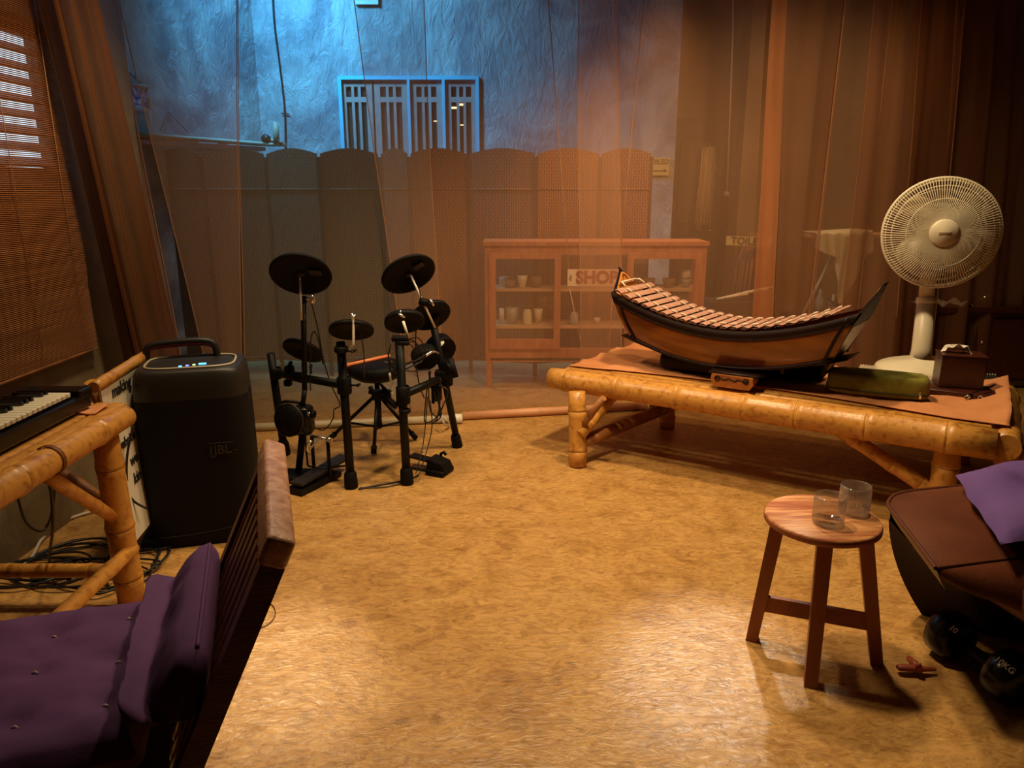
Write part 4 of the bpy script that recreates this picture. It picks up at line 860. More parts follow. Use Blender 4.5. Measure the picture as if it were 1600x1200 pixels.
m = MB(); m.tube([ony(672, 468, 3.59), ony(678, 478, 3.59)], .006, 6); m.build('wing_nut', M['chrome'], dk)
# tom pads
o3, c, nr, r = disc('tom_pad', 549, 516, 3.36, 36, .36, 0, .012, .018, nrm=(.056, -.55, -.833), rr=.103)
m = MB(); m.rbox(ony(552, 505, 3.31), (.055, .02, .025), .003, 1); m.build('mount_plate', M['greyplastic'], dk)
tube('pad_rod', bez([ony(551, 492, 3.28), ony(552, 510, 3.28), ony(552, 535, 3.28), ony(550, 542, 3.29), ony(544, 545, 3.31)], 4), .0055, M['whitemetal'])
m = MB(); q = ony(552, 498, 3.27); m.tube([q+V((-.004, 0, .025)), q, q+V((.01, 0, .02))], [.004, .008, .003], 8); m.build('wing_nut', M['chrome'], dk)
clamp('post_clamp', ony(533, 546, 3.30), (0, 0, 1), .032, .03); wing(ony(541, 548, 3.28), (1, -.3, 0), dk)
o4, c, nr, r = disc('tom_pad', 632, 503, 3.42, 36, .45, 12, .016, .018, nrm=(.152, -.629, -.762), rr=.094)
o5, c, nr, r = disc('tom_pad', 673, 493, 3.72, 29, .62, 30, .014, .018, nrm=(.397, -.661, -.637), rr=.105)
tube('pad_rod', [ony(630, 502, 3.33), ony(638, 528, 3.34)], .006, M['whitemetal'])
m = MB(); q = ony(626, 492, 3.34); m.tube([q+V((-.012, 0, .004)), q, q+V((.02, 0, -.012))], [.003, .007, .004], 8); m.tube([q, q+V((0, 0, .02))], .0035, 6); m.build('wing_nut', M['chrome'], dk)
m = MB(); m.rbox(ony(625, 529, 3.33), (.075, .04, .025), .006, 2); m.rbox(ony(631, 536, 3.32), (.05, .03, .02), .005, 2); m.build('post_clamp', M['blackrubber'], dk)
# small left pad leaning
o6, c, nr, r = disc('tom_pad', 473, 548, 3.62, 34, .36, -22, .012, .018, nrm=(-.223, -.643, -.733), rr=.102)
tube('pad_rod', bez([ony(448, 549, 3.6), ony(449, 528, 3.6), ony(445, 545, 3.58), ony(440, 556, 3.58), ony(438, 568, 3.6)], 4)[16:], .0045, M['whitemetal'])
# right cluster: tall post with clamps, pads and module
tube('post_upper', [tD, ony(684, 480, 3.74)], .016)
o7, c, nr, r = disc('snare_pad', 690, 548, 3.84, 24, .72, 40, .05, .02)
m = MB(); q = ony(689, 538, 3.78); m.lathe([(0, 0), (.022, 0), (.022, .004), (0, .005)], q, disc_normal(40, .5, False), 16); m.build('pad_label', M['whitemetal'], dk)
o8, c, nr, r = disc('tom_pad', 665, 562, 3.66, 21, .7, 20, .05, .02)
tube('pad_bracket', bez([ony(665, 556, 3.6), ony(675, 550, 3.62), ony(684, 552, 3.7)], 4), .007, M['chrome'])
m = MB(); rr = random.Random(5)
m.rbox(ony(699, 571, 3.72), (.05, .05, .06), .01, 2); m.rbox(ony(690, 585, 3.72), (.07, .05, .05), .012, 2)
m.tube([ony(703, 560, 3.7), ony(712, 590, 3.68)], .017, 10); m.tube([ony(697, 565, 3.7), ony(705, 578, 3.66)], .012, 8)
for k in range(3):
    u = 676+k*5.5; m.tube([ony(u, 590, 3.68), ony(u+1, 630-3*k, 3.68)], .009, 8)
m.build('clamp_cluster', M['blackrubber'], dk)
m = MB(); q = ony(596, 617, 3.45); m.rbox(q, (.09, .05, .05), .01, 2); m.tube([ony(577, 612, 3.45), ony(610, 617, 3.42)], .012, 8); m.tube([ony(592, 597, 3.45), ony(601, 608, 3.45), ony(606, 622, 3.45)], [.004, .010, .012], 6); m.tube([ony(600, 618, 3.43), ony(620, 636, 3.40)], .016, 8); m.tube([ony(578, 604, 3.45), ony(584, 615, 3.45)], [.012, .008], 8)
m.build('snare_clamp', M['blackrubber'], dk)
tube('pad_rod', bez([ony(609, 583, 3.44), ony(613, 612, 3.44), ony(611, 615, 3.43), ony(605, 615, 3.43)], 4), .0055, M['whitemetal'])
clamp('post_clamp', ony(633, 642, 3.32), (0, 0, 1), .027, .02)
# kick pad tower
kt = ony(459, 655, 3.42)
o9 = MB(); nk = V((-.35, -1, .12)).normalized(); o9.lathe([(0, 0), (.072, 0), (.078, .01), (.078, .022), (.068, .035), (.0, .036)], ony(456, 655, 3.42), nk, 32); kp = o9.build('kick_pad', M['blackrubber'], dk)
m = MB(); m.lathe([(.079, .018), (.082, .020), (.082, .028), (.079, .030)], ony(456, 655, 3.42), nk, 32); m.build('rim', M['greyplastic'], kp)
m = MB(); m.rbox(ony(474, 656, 3.48), (.10, .10, .15), .03, 3); m.build('kick_housing', M['blackgloss'], dk)
tube('kick_brace', bez([ony(437, 630, 3.5), ony(450, 627, 3.48), ony(472, 630, 3.5)], 4), .008)
tube('kick_post', [ony(474, 665, 3.46), V((fE.x, 3.47, .03))], .017)
m = MB(); m.lathe([(0, 0), (.012, 0), (.012, .02), (0, .02)], ony(481, 647, 3.42), (1, -.2, 0), 12); m.build('knob_ring', M['chrome'], dk)
m = MB(); m.lathe([(0, 0), (.018, .0), (.018, .02), (0, .022)], ony(486, 647, 3.41), (1, -.2, 0), 14); m.build('knob', M['blackrubber'], dk)
m = MB(); m.rbox(V((fE.x-.02, 3.45, .018)), (.22, .14, .03), .01, 2); m.build('kick_base', M['blackrubber'], dk)
# cables of the kit
def cable(pts, r=.0035, par=dk, name='cable', n=8, mat=None):
    m = MB(); m.tube(bez(pts, n), r, 6); return m.build(name, mat or M['cable'], par)
cable([ony(487, 475, 3.44), ony(497, 515, 3.5), ony(505, 560, 3.5), ony(517, 600, 3.5), ony(531, 632, 3.5), ony(522, 640, 3.55), ony(520, 655, 3.6), ony(505, 672, 3.6), ony(484, 664, 3.55)], .0032)
cable([ony(485, 610, 3.5), ony(485, 540, 3.5), ony(490, 518, 3.5), ony(497, 530, 3.5), ony(505, 570, 3.5)], .003)
cable([ony(564, 520, 3.35), ony(567, 540, 3.4), ony(569, 560, 3.5), ony(569, 590, 3.7)], .003)
cable([ony(654, 448, 3.6), ony(657, 462, 3.6), ony(660, 480, 3.6)], .003)
for k, (du, dv) in enumerate(((0, 0), (5, 4), (-3, 7), (8, -4))):
    cable([ony(628, 535, 3.4), ony(645+du, 532+dv, 3.5), ony(657+du, 555+dv, 3.55), ony(640+du, 568+dv, 3.5), ony(615+du, 575+dv, 3.42), ony(607, 560, 3.4), ony(611, 538, 3.36)], .0028)
cable([ony(632, 568, 3.4), ony(660, 560, 3.6), ony(672, 553, 3.65)], .003); cable([ony(633, 579, 3.4), ony(648, 580, 3.5), ony(668, 576, 3.65)], .003)
cable([ony(650, 515, 3.5), ony(649, 560, 3.55), ony(655, 600, 3.6), ony(663, 622, 3.65)], .0032)
for k, (u1, v1, u2, v2) in enumerate(((664, 640, 665, 660), (690, 645, 676, 661), (670, 600, 672, 640), (699, 610, 690, 640))):
    cable([ony(668+3*k, 600, 3.68), ony(u1, v1, 3.66), ony(u2, v2, 3.66), ony(684+k, 648, 3.66), ony(690-2*k, 600, 3.68)], .0036)
hp0 = onz(675, 740, .05)
cable([ony(668, 620, 3.64), ony(665, 660, 3.62), ony(660, 700, 3.6), hp0+V((-.08, 0, .0))], .003); cable([ony(672, 625, 3.64), ony(675, 665, 3.62), ony(668, 700, 3.6), hp0+V((-.06, 0, 0))], .003)
cable([onz(560, 764, .006), onz(590, 758, .006), onz(634, 750, .006), onz(655, 742, .006)], .004); cable([onz(562, 762, .006), onz(600, 761, .006), onz(632, 754, .006)], .003)
# hi-hat pedal
hh = thing('hihat_pedal', onz(675, 740, 0), 'black foot pedal controller on the floor right of the drum rack', 'pedal')
a = onz(706, 742, 0); T = TM(onz(682, 738, 0), (.78, -.35, 0), z=(0, 0, 1))
m = MB(); m.rbox((.02, .0, .015), (.105, .12, .03), .010, 2, T=T); m.prism([(-.045, 0), (.065, 0), (.045, .04), (-.035, .06)], T @ TM((.01, .045, .022), (1, 0, 0), z=(0, -1, 0)), .09); m.build('pedal_body', M['blackrubber'], hh)
m = MB(); m.box((.0, .0, 0), (.19, .055, .010), T=T @ TM((-.075, .04, .045), (1, 0, -.10), z=(.10, 0, 1))); m.build('footboard', M['blackmetal'], hh)
m = MB(); m.box((-.09, -.01, .005), (.12, .02, .010), T=T); m.tube([(-.0, .05, .03), (-.0, .05, .085), (.018, .05, .095), (.03, .05, .08)], .008, 8, T=T); m.build('hinge', M['blackmetal'], hh)
m = MB(); m.rbox((.035, -.02, .062), (.026, .014, .004), .0015, 1, T=T); m.build('white_logo_patch', M['pvc'], hh)
# kick pedal
kp_ = thing('kick_pedal', onz(495, 745, 0), 'black bass drum pedal with a metal beater in front of the kick pad', 'pedal')
p0 = onz(458, 768, .02); p1 = onz(545, 722, .03); T = TM(p0.lerp(p1, .5), p1-p0, z=(0, 0, 1)); Lp = (p1-p0).length
m = MB(); m.box((-Lp*.14, 0, -.008), (Lp*.70, .10, .022), T=T); m.build('base_plate', M['blackmetal'], kp_)
m = MB(); m.box((0, 0, 0), (Lp*.9, .075, .012), T=T @ TM((0, 0, .035), (1, 0, .06), z=(-.06, 0, 1))); m.build('footboard', M['greyplastic'], kp_)
for v0 in (-.05, .05):
    m = MB(); b0 = T @ V((0.0, v0, 0)); m.tube([b0, b0+V((0, 0, .20))], .009, 8); m.build('upright', M['blackmetal'], kp_)
b0 = T @ V((0.0, -.05, .20)); b1 = T @ V((0.0, .05, .20)); m = MB(); m.tube([b0, b1], .008, 8); m.tube([b0, b0+V((.02, -.02, .0))], .014, 8); m.build('axle', M['chrome'], kp_)
m = MB(); m.tube([b0.lerp(b1, .5), ony(483, 703, 3.38), ony(481, 695, 3.38)], .005, 8); m.tube([ony(487, 689, 3.36), ony(481, 694, 3.36), ony(480, 702, 3.36), ony(484, 708, 3.36)], .007, 8); m.build('beater', M['chrome'], kp_)
m = MB(); m.tube([ony(477, 668, 3.40), ony(478, 700, 3.40), ony(481, 728, 3.42)], .0045, 6); m.tube([ony(482, 728, 3.40), ony(500, 732, 3.4), ony(545, 727, 3.42)], .005, 6); m.build('linkage', M['blackmetal'], kp_)

# drum throne with a drumstick on it
tc = onz(575, 655, 0); tc = V((-.745, 3.96, 0)); 
th = thing('drum_throne', tc, 'round black drum stool on a double braced tripod behind the drum kit', 'stool')
sz = ony(575, 588, 3.9).z
m = MB(); m.lathe([(0, sz-.035), (.10, sz-.03), (.150, sz+.0), (.160, sz+.02), (.158, sz+.045), (.145, sz+.058), (.10, sz+.061), (0, sz+.060)], tc, n=40); m.build('seat', M['blackrubber'], th)
m = MB(); m.tube([tc+V((0, 0, .10)), tc+V((0, 0, sz-.03))], .014, 12); m.tube([tc+V((0, 0, .10)), tc+V((0, 0, .30))], .018, 12); m.lathe([(.018, 0), (.028, .005), (.028, .03), (.018, .035)], tc+V((0, 0, .285)), n=14); m.build('centre_post', BM, th)
for a_ in (208, 268, 328, ):
    pass
for f_ in (onz(514, 690, 0), onz(584, 712, 0), onz(650, 688, 0)):
    h = tc+V((0, 0, .30)); l_ = h.lerp(f_, .45); m = MB(); fz = f_+V((0, 0, .012))
    m.tube([h, fz], .010, 8); m.tube([tc+V((0, 0, .105)), h.lerp(fz, .62)], .007, 8); lg_ = m.build('leg', BM, th)
    m = MB(); m.tube([fz, fz.lerp(h, .13)], .016, 10); m.build('rubber_foot', M['blackrubber'], lg_)
q0 = V((tc.x-.125, 3.86, sz+.070)); q1 = V((tc.x+.13, 3.99, sz+.070))
q0 = onz(541, 571, sz+.066); q1 = onz(608, 556, sz+.066)
m = MB(); m.tube([q0, q0.lerp(q1, .8), q1, q1+(q1-q0)*.03], [.0105, .0105, .009, .005], 10); tag(m.build('drumstick', M['orangewood'], loc=q0), 'bright orange drumstick lying on the black drum stool', 'drumstick')
m = MB(); a = onz(601, 566, sz+.063); m.tube([a, onz(609, 567, sz+.063), onz(612, 565, sz+.063)], .005, 8); tag(m.build('key_tool', M['chrome'], loc=a), 'tiny shiny metal key on the right edge of the black drum stool', 'tool')
# white twine hanging at pipe
m = MB(); m.tube(bez([ony(690, 648, 4.2), ony(694, 662, 4.15), onz(701, 666, .01)], 5), .006, 6); m.tube(bez([ony(691, 650, 4.2), ony(697, 656, 4.15), onz(706, 664, .01)], 5), .005, 6)
tag(m.build('white_tie', M['wcable'], loc=onz(700, 665, 0)), 'white string tie hanging at the pipe end behind the rack post', 'string')
# ================================================================= CABLES ON THE LEFT
def loose(pts, r, mat, lab, name='cable', n=8):
    m = MB(); P = bez(pts, n); P = [V((p.x, p.y, max(p.z, r))) for p in P]; m.tube(P, r, 6); return tag(m.build(name, mat, loc=P[0]), lab, 'cable')
rc = random.Random(9)
def coil(cu, cv, au, av, turns, r, lab, z=.008):
    c = onz(cu, cv, 0); P = []
    for k in range(int(turns*12)):
        a_ = k/12*2*PI; w_ = 1+.25*math.sin(k*.9+cu); P.append(V((c.x+au*w_*math.cos(a_)+.02*math.sin(k*.37), c.y+av*w_*math.sin(a_)+.02*math.cos(k*.5), z+.012*(.5+.5*math.sin(k*.7+cv)))))
    return loose(P, r, M['cable'], lab, n=3)
coil(110, 880, .16, .14, 4, .0048, 'black cable coiled loosely on the floor under the bamboo table')
coil(60, 895, .15, .10, 3, .0045, 'black cable loops at the wall foot under the bamboo table')
coil(205, 890, .085, .16, 3, .0048, 'black cable coil around the front leg of the bamboo table')
coil(145, 900, .20, .09, 2.5, .004, 'flat wide loop of black cable between stretcher and leg')
loose([ony(66, 728, 2.0), ony(80, 770, 2.0), ony(82, 830, 2.1), onz(78, 880, .01), onz(110, 905, .01)], .0045, M['cable'], 'black cable hanging straight down from the table into the coil')
loose([ony(25, 765, 2.1), ony(40, 815, 2.2), ony(65, 830, 2.3), ony(80, 805, 2.3), ony(88, 740, 2.0)], .004, M['cable'], 'black cable looping under the left bamboo table')
loose([onz(-20, 878, .01), onz(30, 884, .01), onz(50, 870, .01), onz(66, 842, .012), onz(98, 815, .01), onz(140, 798, .01)+V((.03, 0, 0)), onz(175, 800, .01)], .0065, M['wcable'], 'white cable on the floor by the concrete wall')
loose([ony(208, 665, 2.62), ony(198, 720, 2.6), ony(203, 775, 2.6), ony(230, 795, 2.62)], .0045, M['cable'], 'thin black cable hanging before the white board beside the speaker')
loose([onz(212, 862, .01), onz(255, 857, .01), onz(275, 850, .01)], .0045, M['cable'], 'short black cable on the floor running to the speaker base')
# ring stain cable on the floor
P = [V((0, 0, 0))]; c = onz(405, 972, 0)
loose([onz(392, 985, .003), onz(418, 976, .003), onz(430, 960, .003), onz(425, 945, .003), onz(408, 940, .003)], .0016, M['darkwood'], 'thin curved dark strand on the floor right of the slatted chair', 'floor_strand')
# ================================================================= RIGHT BAMBOO BENCH
BZ = 0.46
bn = thing('bamboo_bench', (1.3, 3.7, 0), 'low wide bamboo bench with thick golden canes carrying the boat xylophone and the fan', 'bench')
r0 = onz(866, 591, .402); r1_ = onz(1556, 695, .398)
bd = (r1_-r0).normalized(); bp_ = V((-bd.y, bd.x, 0)); BW = .92
bamboo(r0-bd*.02, r1_, .058, 7, .066, 31).build('front_rail', M['bamboo'], bn)
bk0 = onz(985, 548, .41); bk1 = r1_+bp_*BW
bamboo(bk0, bk1+V((0, 0, -.01)), .045, 6, None, 32).build('back_rail', M['bamboo'], bn)
bamboo(r0+V((.03, .03, -.02)), bk0+V((0, 0, -.01)), .04, 2, None, 33).build('end_rail', M['bamboo'], bn)
e0 = onz(1566, 672, .44); e1 = onz(1584, 600, .44)+V((.02, .2, 0))
bamboo(r1_+bd*.035-bp_*.02, r1_+bd*.05+bp_*BW, .055, 3, None, 34).build('end_rail', M['bamboo'], bn)
ns_ = 13
for k in range(ns_):
    o_ = .085+k*(BW-.13)/(ns_-1); a = r0.lerp(bk0, min(1, o_/BW))+bd*.0; a = a+bd*.03; b = r1_+bp_*o_-bd*.02
    a.z = b.z = BZ-.012
    c = (a+b)/2; m = MB(); m.rbox((0, 0, 0), ((b-a).length, .052, .014), .005, 1, T=TM(c, b-a, z=(0, 0, 1))); m.build('top_slat', M['bamboo'], bn)
def leg(f, t, r, sd): return bamboo(t, f, r, 2, r*1.06, sd).build('leg', M['bamboo'], bn)
leg(onz(903, 728, 0), V((.335, 3.69, .385)), .044, 35); leg(onz(1042, 668, 0), V((.93, 4.30, .40)), .045, 36)
lr = r1_-bd*.16+bp_*.04; leg(V((lr.x, lr.y, 0)), lr-V((0, 0, .03)), .05, 37); lr = r1_+bd*.06+bp_*.12; leg(V((lr.x, lr.y, 0)), lr-V((0, 0, .0)), .05, 38)
lr = bk1-bd*.1; leg(V((lr.x, lr.y, 0)), lr-V((0, 0, .03)), .045, 39)
fa = V((.345, 3.62, 0)); fb = V((.93, 4.27, 0))
bamboo(fa+V((.02, .03, .125)), fb+V((0, 0, .125)), .034, 2, None, 40).build('stretcher', M['bamboo_dark'], bn)
bamboo(fa+V((.0, .0, .17)), fa.lerp(fb, .45)+V((.0, -.0, .38)), .032, 2, None, 41).build('brace', M['bamboo'], bn)
lr = r1_-bd*.16+bp_*.04
bamboo(V((lr.x, lr.y, .12)), lr-bd*.45+V((0, 0, -.04)), .032, 3, None, 42).build('brace', M['bamboo'], bn)
bamboo(fa+V((.02, .02, .22)), fa+bd*.13+V((0, 0, .39)), .018, 1, None, 43).build('brace', M['bamboo_dark'], bn)
# cloth on the bench
def clothf(s, q):
    L = (r1_-r0).length
    base = r0.lerp(bk0, .07+.9*q)+bd*(.05+s*(L-.02+(-.02)*q)-.0)
    if s > .3: pass
    # front edge pulled back along the middle of the bench
    sh = .085+.10*math.sin(min(1, s*1.12)*PI)**1.0*(1 if s > .12 else s/.12)
    P = r0+bd*(.05+s*(L+.05)) + bp_*(sh+(BW-sh-.02)*q)
    lft = r0.lerp(bk0, (sh+(BW-sh-.02)*q)/BW)+bd*.04
    P = lft+bd*(s*(L-.02-(lft-r0).dot(bd)+.06))
    w_ = .016*noise.noise(V((P.x*4, P.y*9, 1)))+.010*noise.noise(V((P.x*14, P.y*22, 3)))+.006*math.sin((P-r0).dot(bp_)*34+3*noise.noise(P*3))
    P.z = BZ+.006+max(-.004, w_)*.9
    if s > .93: P.z += .055*((s-.93)/.07)**1.2
    if q < .05 : P.z = BZ+.004
    return P
m = MB(); m.grid(clothf, 110, 44); bc = tag(m.build('bench_cloth', M['cloth'], loc=(1.3, 3.7, BZ), solid=.003), 'orange-pink cloth spread over the bamboo bench', 'cloth')
m = MB()
def hang(s, q):
    p = r1_+bp_*BW*.9-bd*1.35*(1-s); p = r0+bd*(.75+1.15*s)+bp_*(.60-.25*s)
    p.z = .42-q*(.03+.16*s**1.3)-.01*math.sin(s*22)*q; p += bp_*.03*math.sin(s*17)*q; return p
m.grid(hang, 40, 8); tag(m.build('hanging_cloth', M['cloth'], loc=(1.6, 3.6, .3), solid=.003), 'brownish cloth sagging under the bench slats on the right', 'cloth')

# ================================================================= BOAT XYLOPHONE
bc_ = V((1.112, 3.67, 0)); bd_b = V((.788, -.616, 0)); Tb = TM(bc_, bd_b, z=(0, 0, 1)); bt0 = BZ+.012
xy = thing('boat_xylophone', (1.12, 3.67, bt0), 'boat-shaped wooden xylophone with dark trim and orange lacquered sides on the bamboo bench', 'xylophone')
def zr(u): return .732+.150*(abs(u)/.6)**1.9+.010*u
def zb2(u): return .548+.105*(abs(u)/.6)**2.0+.02*u
def hw_(u): return .185-.02*(abs(u)/.6)**2
N_ = 40; UE = .575
for sgn, nm in ((-1, 'side_panel'), (1, 'side_panel')):
    m = MB()
    def side(s, q):
        u = -UE+2*UE*s; z = zb2(u)+(zr(u)-zb2(u))*q; bul = .02*math.sin(q*PI)
        return (u+.10*(q-.6)*(u/.6), sgn*(hw_(u)-.045*(1-q)+bul), z)
    m.grid(side, N_, 10, T=Tb); o = m.build(nm, M['boatwood'], xy)
    mm = MB(); mm.grid(lambda s, q: V(side(s, .80+.22*q))+V((0, sgn*(.004+.006*math.sin(q*PI)), 0)), N_, 4, T=Tb); mm.grid(lambda s, q: V(side(s, 1.02))+V((0, sgn*(.004-.030*q), 0)), N_, 1, T=Tb); mm.build('upper_trim', M['boatdark'], o)
    mm = MB(); mm.tube([Tb @ V((p[0], p[1]+sgn*.003, p[2])) for p in [side(k/N_, .80) for k in range(N_+1)]], .0045, 6); mm.tube([Tb @ V((p[0], p[1]+sgn*.003, p[2])) for p in [side(k/N_, 0.0) for k in range(N_+1)]], .009, 6); mm.build('lower_trim', M['boatdark'], o)
    for e_ in (0, 1):
        mm = MB(); mm.tube([Tb @ V((p[0], p[1]+sgn*.003, p[2])) for p in [side(abs(e_-.035), k/8) for k in range(9)]], .008, 6); mm.build('end_trim', M['boatdark'], o)
m = MB(); m.grid(lambda s, q: (-UE+2*UE*s, (hw_(-UE+2*UE*s)-.045)*(2*q-1), zb2(-UE+2*UE*s)), N_, 4, T=Tb); m.build('hull_bottom', M['boatdark'], xy)
# end boards (shell-shaped), leaning outwards
for sg in (-1, 1):
    top = V((sg*(.672 if sg > 0 else .668), 0, .975+.01*sg)); bot = V((.462, 0, .552)) if sg > 0 else V((-.485, 0, .585))
    ax = (top-bot); La = ax.length; ax.normalize(); nrm_ = V((0, 1, 0)).cross(ax) if sg < 0 else ax.cross(V((0, 1, 0)))
    nrm_.normalize()
    if nrm_.x*sg > 0: nrm_ = -nrm_                      # points to the inside of the boat
    Te = Tb @ TM(bot, (0, 1, 0) if V((0, 1, 0)).cross(ax).dot(nrm_) > 0 else (0, -1, 0), z=nrm_)
    hs = [(0, .045), (.12, .085), (.30, .125), (.50, .155), (.62, .165), (.74, .14), (.86, .075), (.94, .03), (1.0, .004)]
    poly = [(w_, t_*La) for t_, w_ in hs]+[(-w_, t_*La) for t_, w_ in hs[::-1]]
    m = MB(); m.prism(poly, Te, .014); o = m.build('end_board', M['boatdark'], xy)
    hs2 = [(.55, .142), (.64, .148), (.74, .125), (.86, .064), (.965, .012)]
    for zz, mt in ((.0145, 'shell'),):
        poly = [(w_, t_*La) for t_, w_ in hs2]+[(-w_, t_*La) for t_, w_ in hs2[::-1]]; m = MB(); m.prism(poly, Te @ Matrix.Translation((0, 0, .0135)), .002); inl = m.build('orange_inlay', M['shell'], o)
        m = MB()
        for k in (-3, -2, -1, 1, 2, 3): m.tube([Te @ V((.032*k, .67*La, .017)), Te @ V((.022*k, .80*La, .017)), Te @ V((.003*k, .93*La, .017))], .0011, 5)
        m.build('dark_ribs', M['boatdark'], inl)
    hs3 = [(.08, .06), (.30, .108), (.50, .138), (.60, .148)]
    poly = [(w_, t_*La) for t_, w_ in hs3]+[(-w_, t_*La) for t_, w_ in hs3[::-1]]; m = MB(); m.prism(poly, Te @ Matrix.Translation((0, 0, -.0022)), .002); m.build('outer_face', M['fanblade'], o)
    m = MB(); m.tube([Te @ V((0, La*.93, .007)), Te @ V((0, La*1.02, .007)), Te @ V((0, La*1.04, .004))], [.010, .006, .004], 8); m.build('tip', M['boatdark'], o)
# bars
bw_ = .0425; nb_ = 21; us = [-.565+.0525*k for k in range(nb_)]
proto = None
for k, u in enumerate(us):
    L_ = .378-.0022*k; sl_ = (zr(u+.01)-zr(u-.01))/.02; z = zr(u)+.014
    m = MB(); wv = bw_-.0004*k
    m.grid(lambda s, q: (wv*(s-.5), L_*(q-.5), .010*math.sqrt(max(0, 1-(2*s-1)**2*.8))), 6, 8, T=Tb @ TM((u, 0, z), (1, 0, sl_), z=(-sl_, 0, 1)))
    m.grid(lambda s, q: (wv*(s-.5), L_*(q-.5), 0.0), 1, 1, T=Tb @ TM((u, 0, z), (1, 0, sl_), z=(-sl_, 0, 1)))
    m.build('bar', M['barwood'], xy)
for yy in (-.105, .105):
    for k in range(nb_-1):
        u0, u1 = us[k], us[k+1]; m = MB()
        P = [V((u0+.004, yy, zr(u0)+.0355)), V(((u0+u1)/2, yy, zr((u0+u1)/2)+.026)), V((u1-.004, yy, zr(u1)+.0355))]
        P = [V((u0+.012, yy-.004, zr(u0)+.026)), V(((u0+u1)/2, yy, zr((u0+u1)/2)+.029)), V((u1-.012, yy+.004, zr(u1)+.026))]
        m.tube([Tb @ p for p in P], .0042, 6); m.build('cord_loop', M['cord'], xy)
m = MB(); u0 = us[0]
for yy in (-.105, .105): m.tube([Tb @ V((u0, yy, zr(u0)+.035)), Tb @ V((u0-.03, yy*.9, zr(u0)+.055)), Tb @ V((u0-.045, yy*.8, zr(u0)+.05))], .005, 6)
m.tube([Tb @ V((u0-.045, -.085, zr(u0)+.05)), Tb @ V((u0-.045, .085, zr(u0)+.055))], .006, 6); m.build('end_cord', M['cord'], xy)
# pedestal and carved foot
m = MB(); m.rbox((-.14, .0, bt0+.045), (.46, .15, .09), .03, 3, T=Tb, smooth=True); m.rbox((-.06, 0, bt0+.075), (.34, .12, .10), .03, 3, T=Tb); m.build('pedestal', M['boatdark'], xy)
fp = onz(1142, 607, bt0); Tf = TM(fp+bp_*.05+V((0, 0, .0)), bd, z=(0, 0, 1))
m = MB(); m.prism([(-.085, 0), (.085, 0), (.102, .028), (.098, .06), (-.098, .06), (-.102, .028)], Tf @ TM((0, .05, 0), (1, 0, 0), z=(0, -1, 0)), .10); ft = m.build('carved_foot', M['carved'], xy)
m = MB(); m.tube([Tf @ V((-.075+.015*k, -.051, .042+.006*math.sin(k*1.9))) for k in range(11)], .0035, 5)
for x in (-.068, .068): m.tube([Tf @ V((x+.012*math.cos(a), -.0515, .042+.012*math.sin(a))) for a in [k*.6 for k in range(11)]], .003, 5)
m.build('carved_scroll', M['boatdark'], ft)
m = MB(); m.rbox(Tf @ V((0, .05, .064)), (.24, .17, .012), .004, 1, R=Tf.to_3x3()); m.build('foot_plate', M['boatdark'], xy)
# black things under the boat
bb = thing('black_bag', onz(1235, 598, bt0), 'lumpy black bag lying on the cloth under the right half of the boat xylophone', 'bag')
q = onz(1228, 592, bt0); Tq = TM(q+bp_*.07, bd, z=(0, 0, 1))
m = MB(); m.rbox((0, 0, .042), (.26, .16, .084), .035, 4, T=Tq); m.rbox((.11, .02, .05), (.13, .14, .10), .04, 4, T=Tq); m.rbox((-.14, -.02, .03), (.10, .12, .05), .02, 3, T=Tq); m.build('bag_body', M['blackrubber'], bb)
m = MB(); m.tube([Tq @ V(p) for p in bez([(-.16, -.07, .012), (-.08, -.10, .012), (.02, -.10, .012), (.10, -.08, .02)], 5)], .010, 6); m.build('strap', M['blackrubber'], bb)
m = MB(); m.rbox((-.02, -.083, .05), (.022, .006, .045), .002, 1, T=Tq); m.build('grey_tag', M['pvc'], bb)
m = MB(); m.rbox(onz(1188, 588, bt0+.03)+bp_*.02, (.05, .05, .05), .015, 3); tag(m.build('small_black_box', M['blackgloss'], loc=onz(1188, 592, bt0)), 'small shiny black box beside the carved foot under the boat', 'box')

# ================================================================= POUCH, NOTEBOOKS, BOX
q0 = onz(1286, 612, bt0); q1 = onz(1450, 628, bt0); Tp = TM(q0.lerp(q1, .5)+bp_*.055+V((0, 0, 0)), q1-q0, z=(0, 0, 1)); Lq = (q1-q0).length*.98
po = thing('olive_pouch', q0.lerp(q1, .5), 'puffy olive green zipped pouch lying at the front edge of the bench', 'pouch')
def pouch(s, q):
    a = s*2*PI; e = .62; b = (q-.5)*PI; cb = max(0, math.cos(b)); sb_ = math.sin(b)
    c, d_ = math.cos(a), math.sin(a)
    f = abs(cb)**.45
    return (math.copysign(abs(c)**.42, c)*(Lq/2-.035+.035*f), math.copysign(abs(d_)**.45, d_)*(.045+.045*f)*min(1, cb/.35)**.6, .054+.050*math.copysign(abs(sb_)**.8, sb_)+.004*noise.noise(V((c*4, d_*4, q*3))))
m = MB(); m.grid(pouch, 60, 36, T=Tp); m.build('pouch_body', M['olive'], po)
m = MB(); m.tube([Tp @ (V(pouch(k/60, .36))*1.0+V((0, 0, 0))) for k in range(61)], .0045, 6, False); m.build('zip', M['olivedark'], po)
m = MB(); z_ = Tp @ V((Lq*.405, -.083, .030)); m.rbox(z_, (.010, .006, .030), .002, 1); m.build('zip_pull', M['chrome'], po)
fb_ = V((2.15, 3.74, bt0))
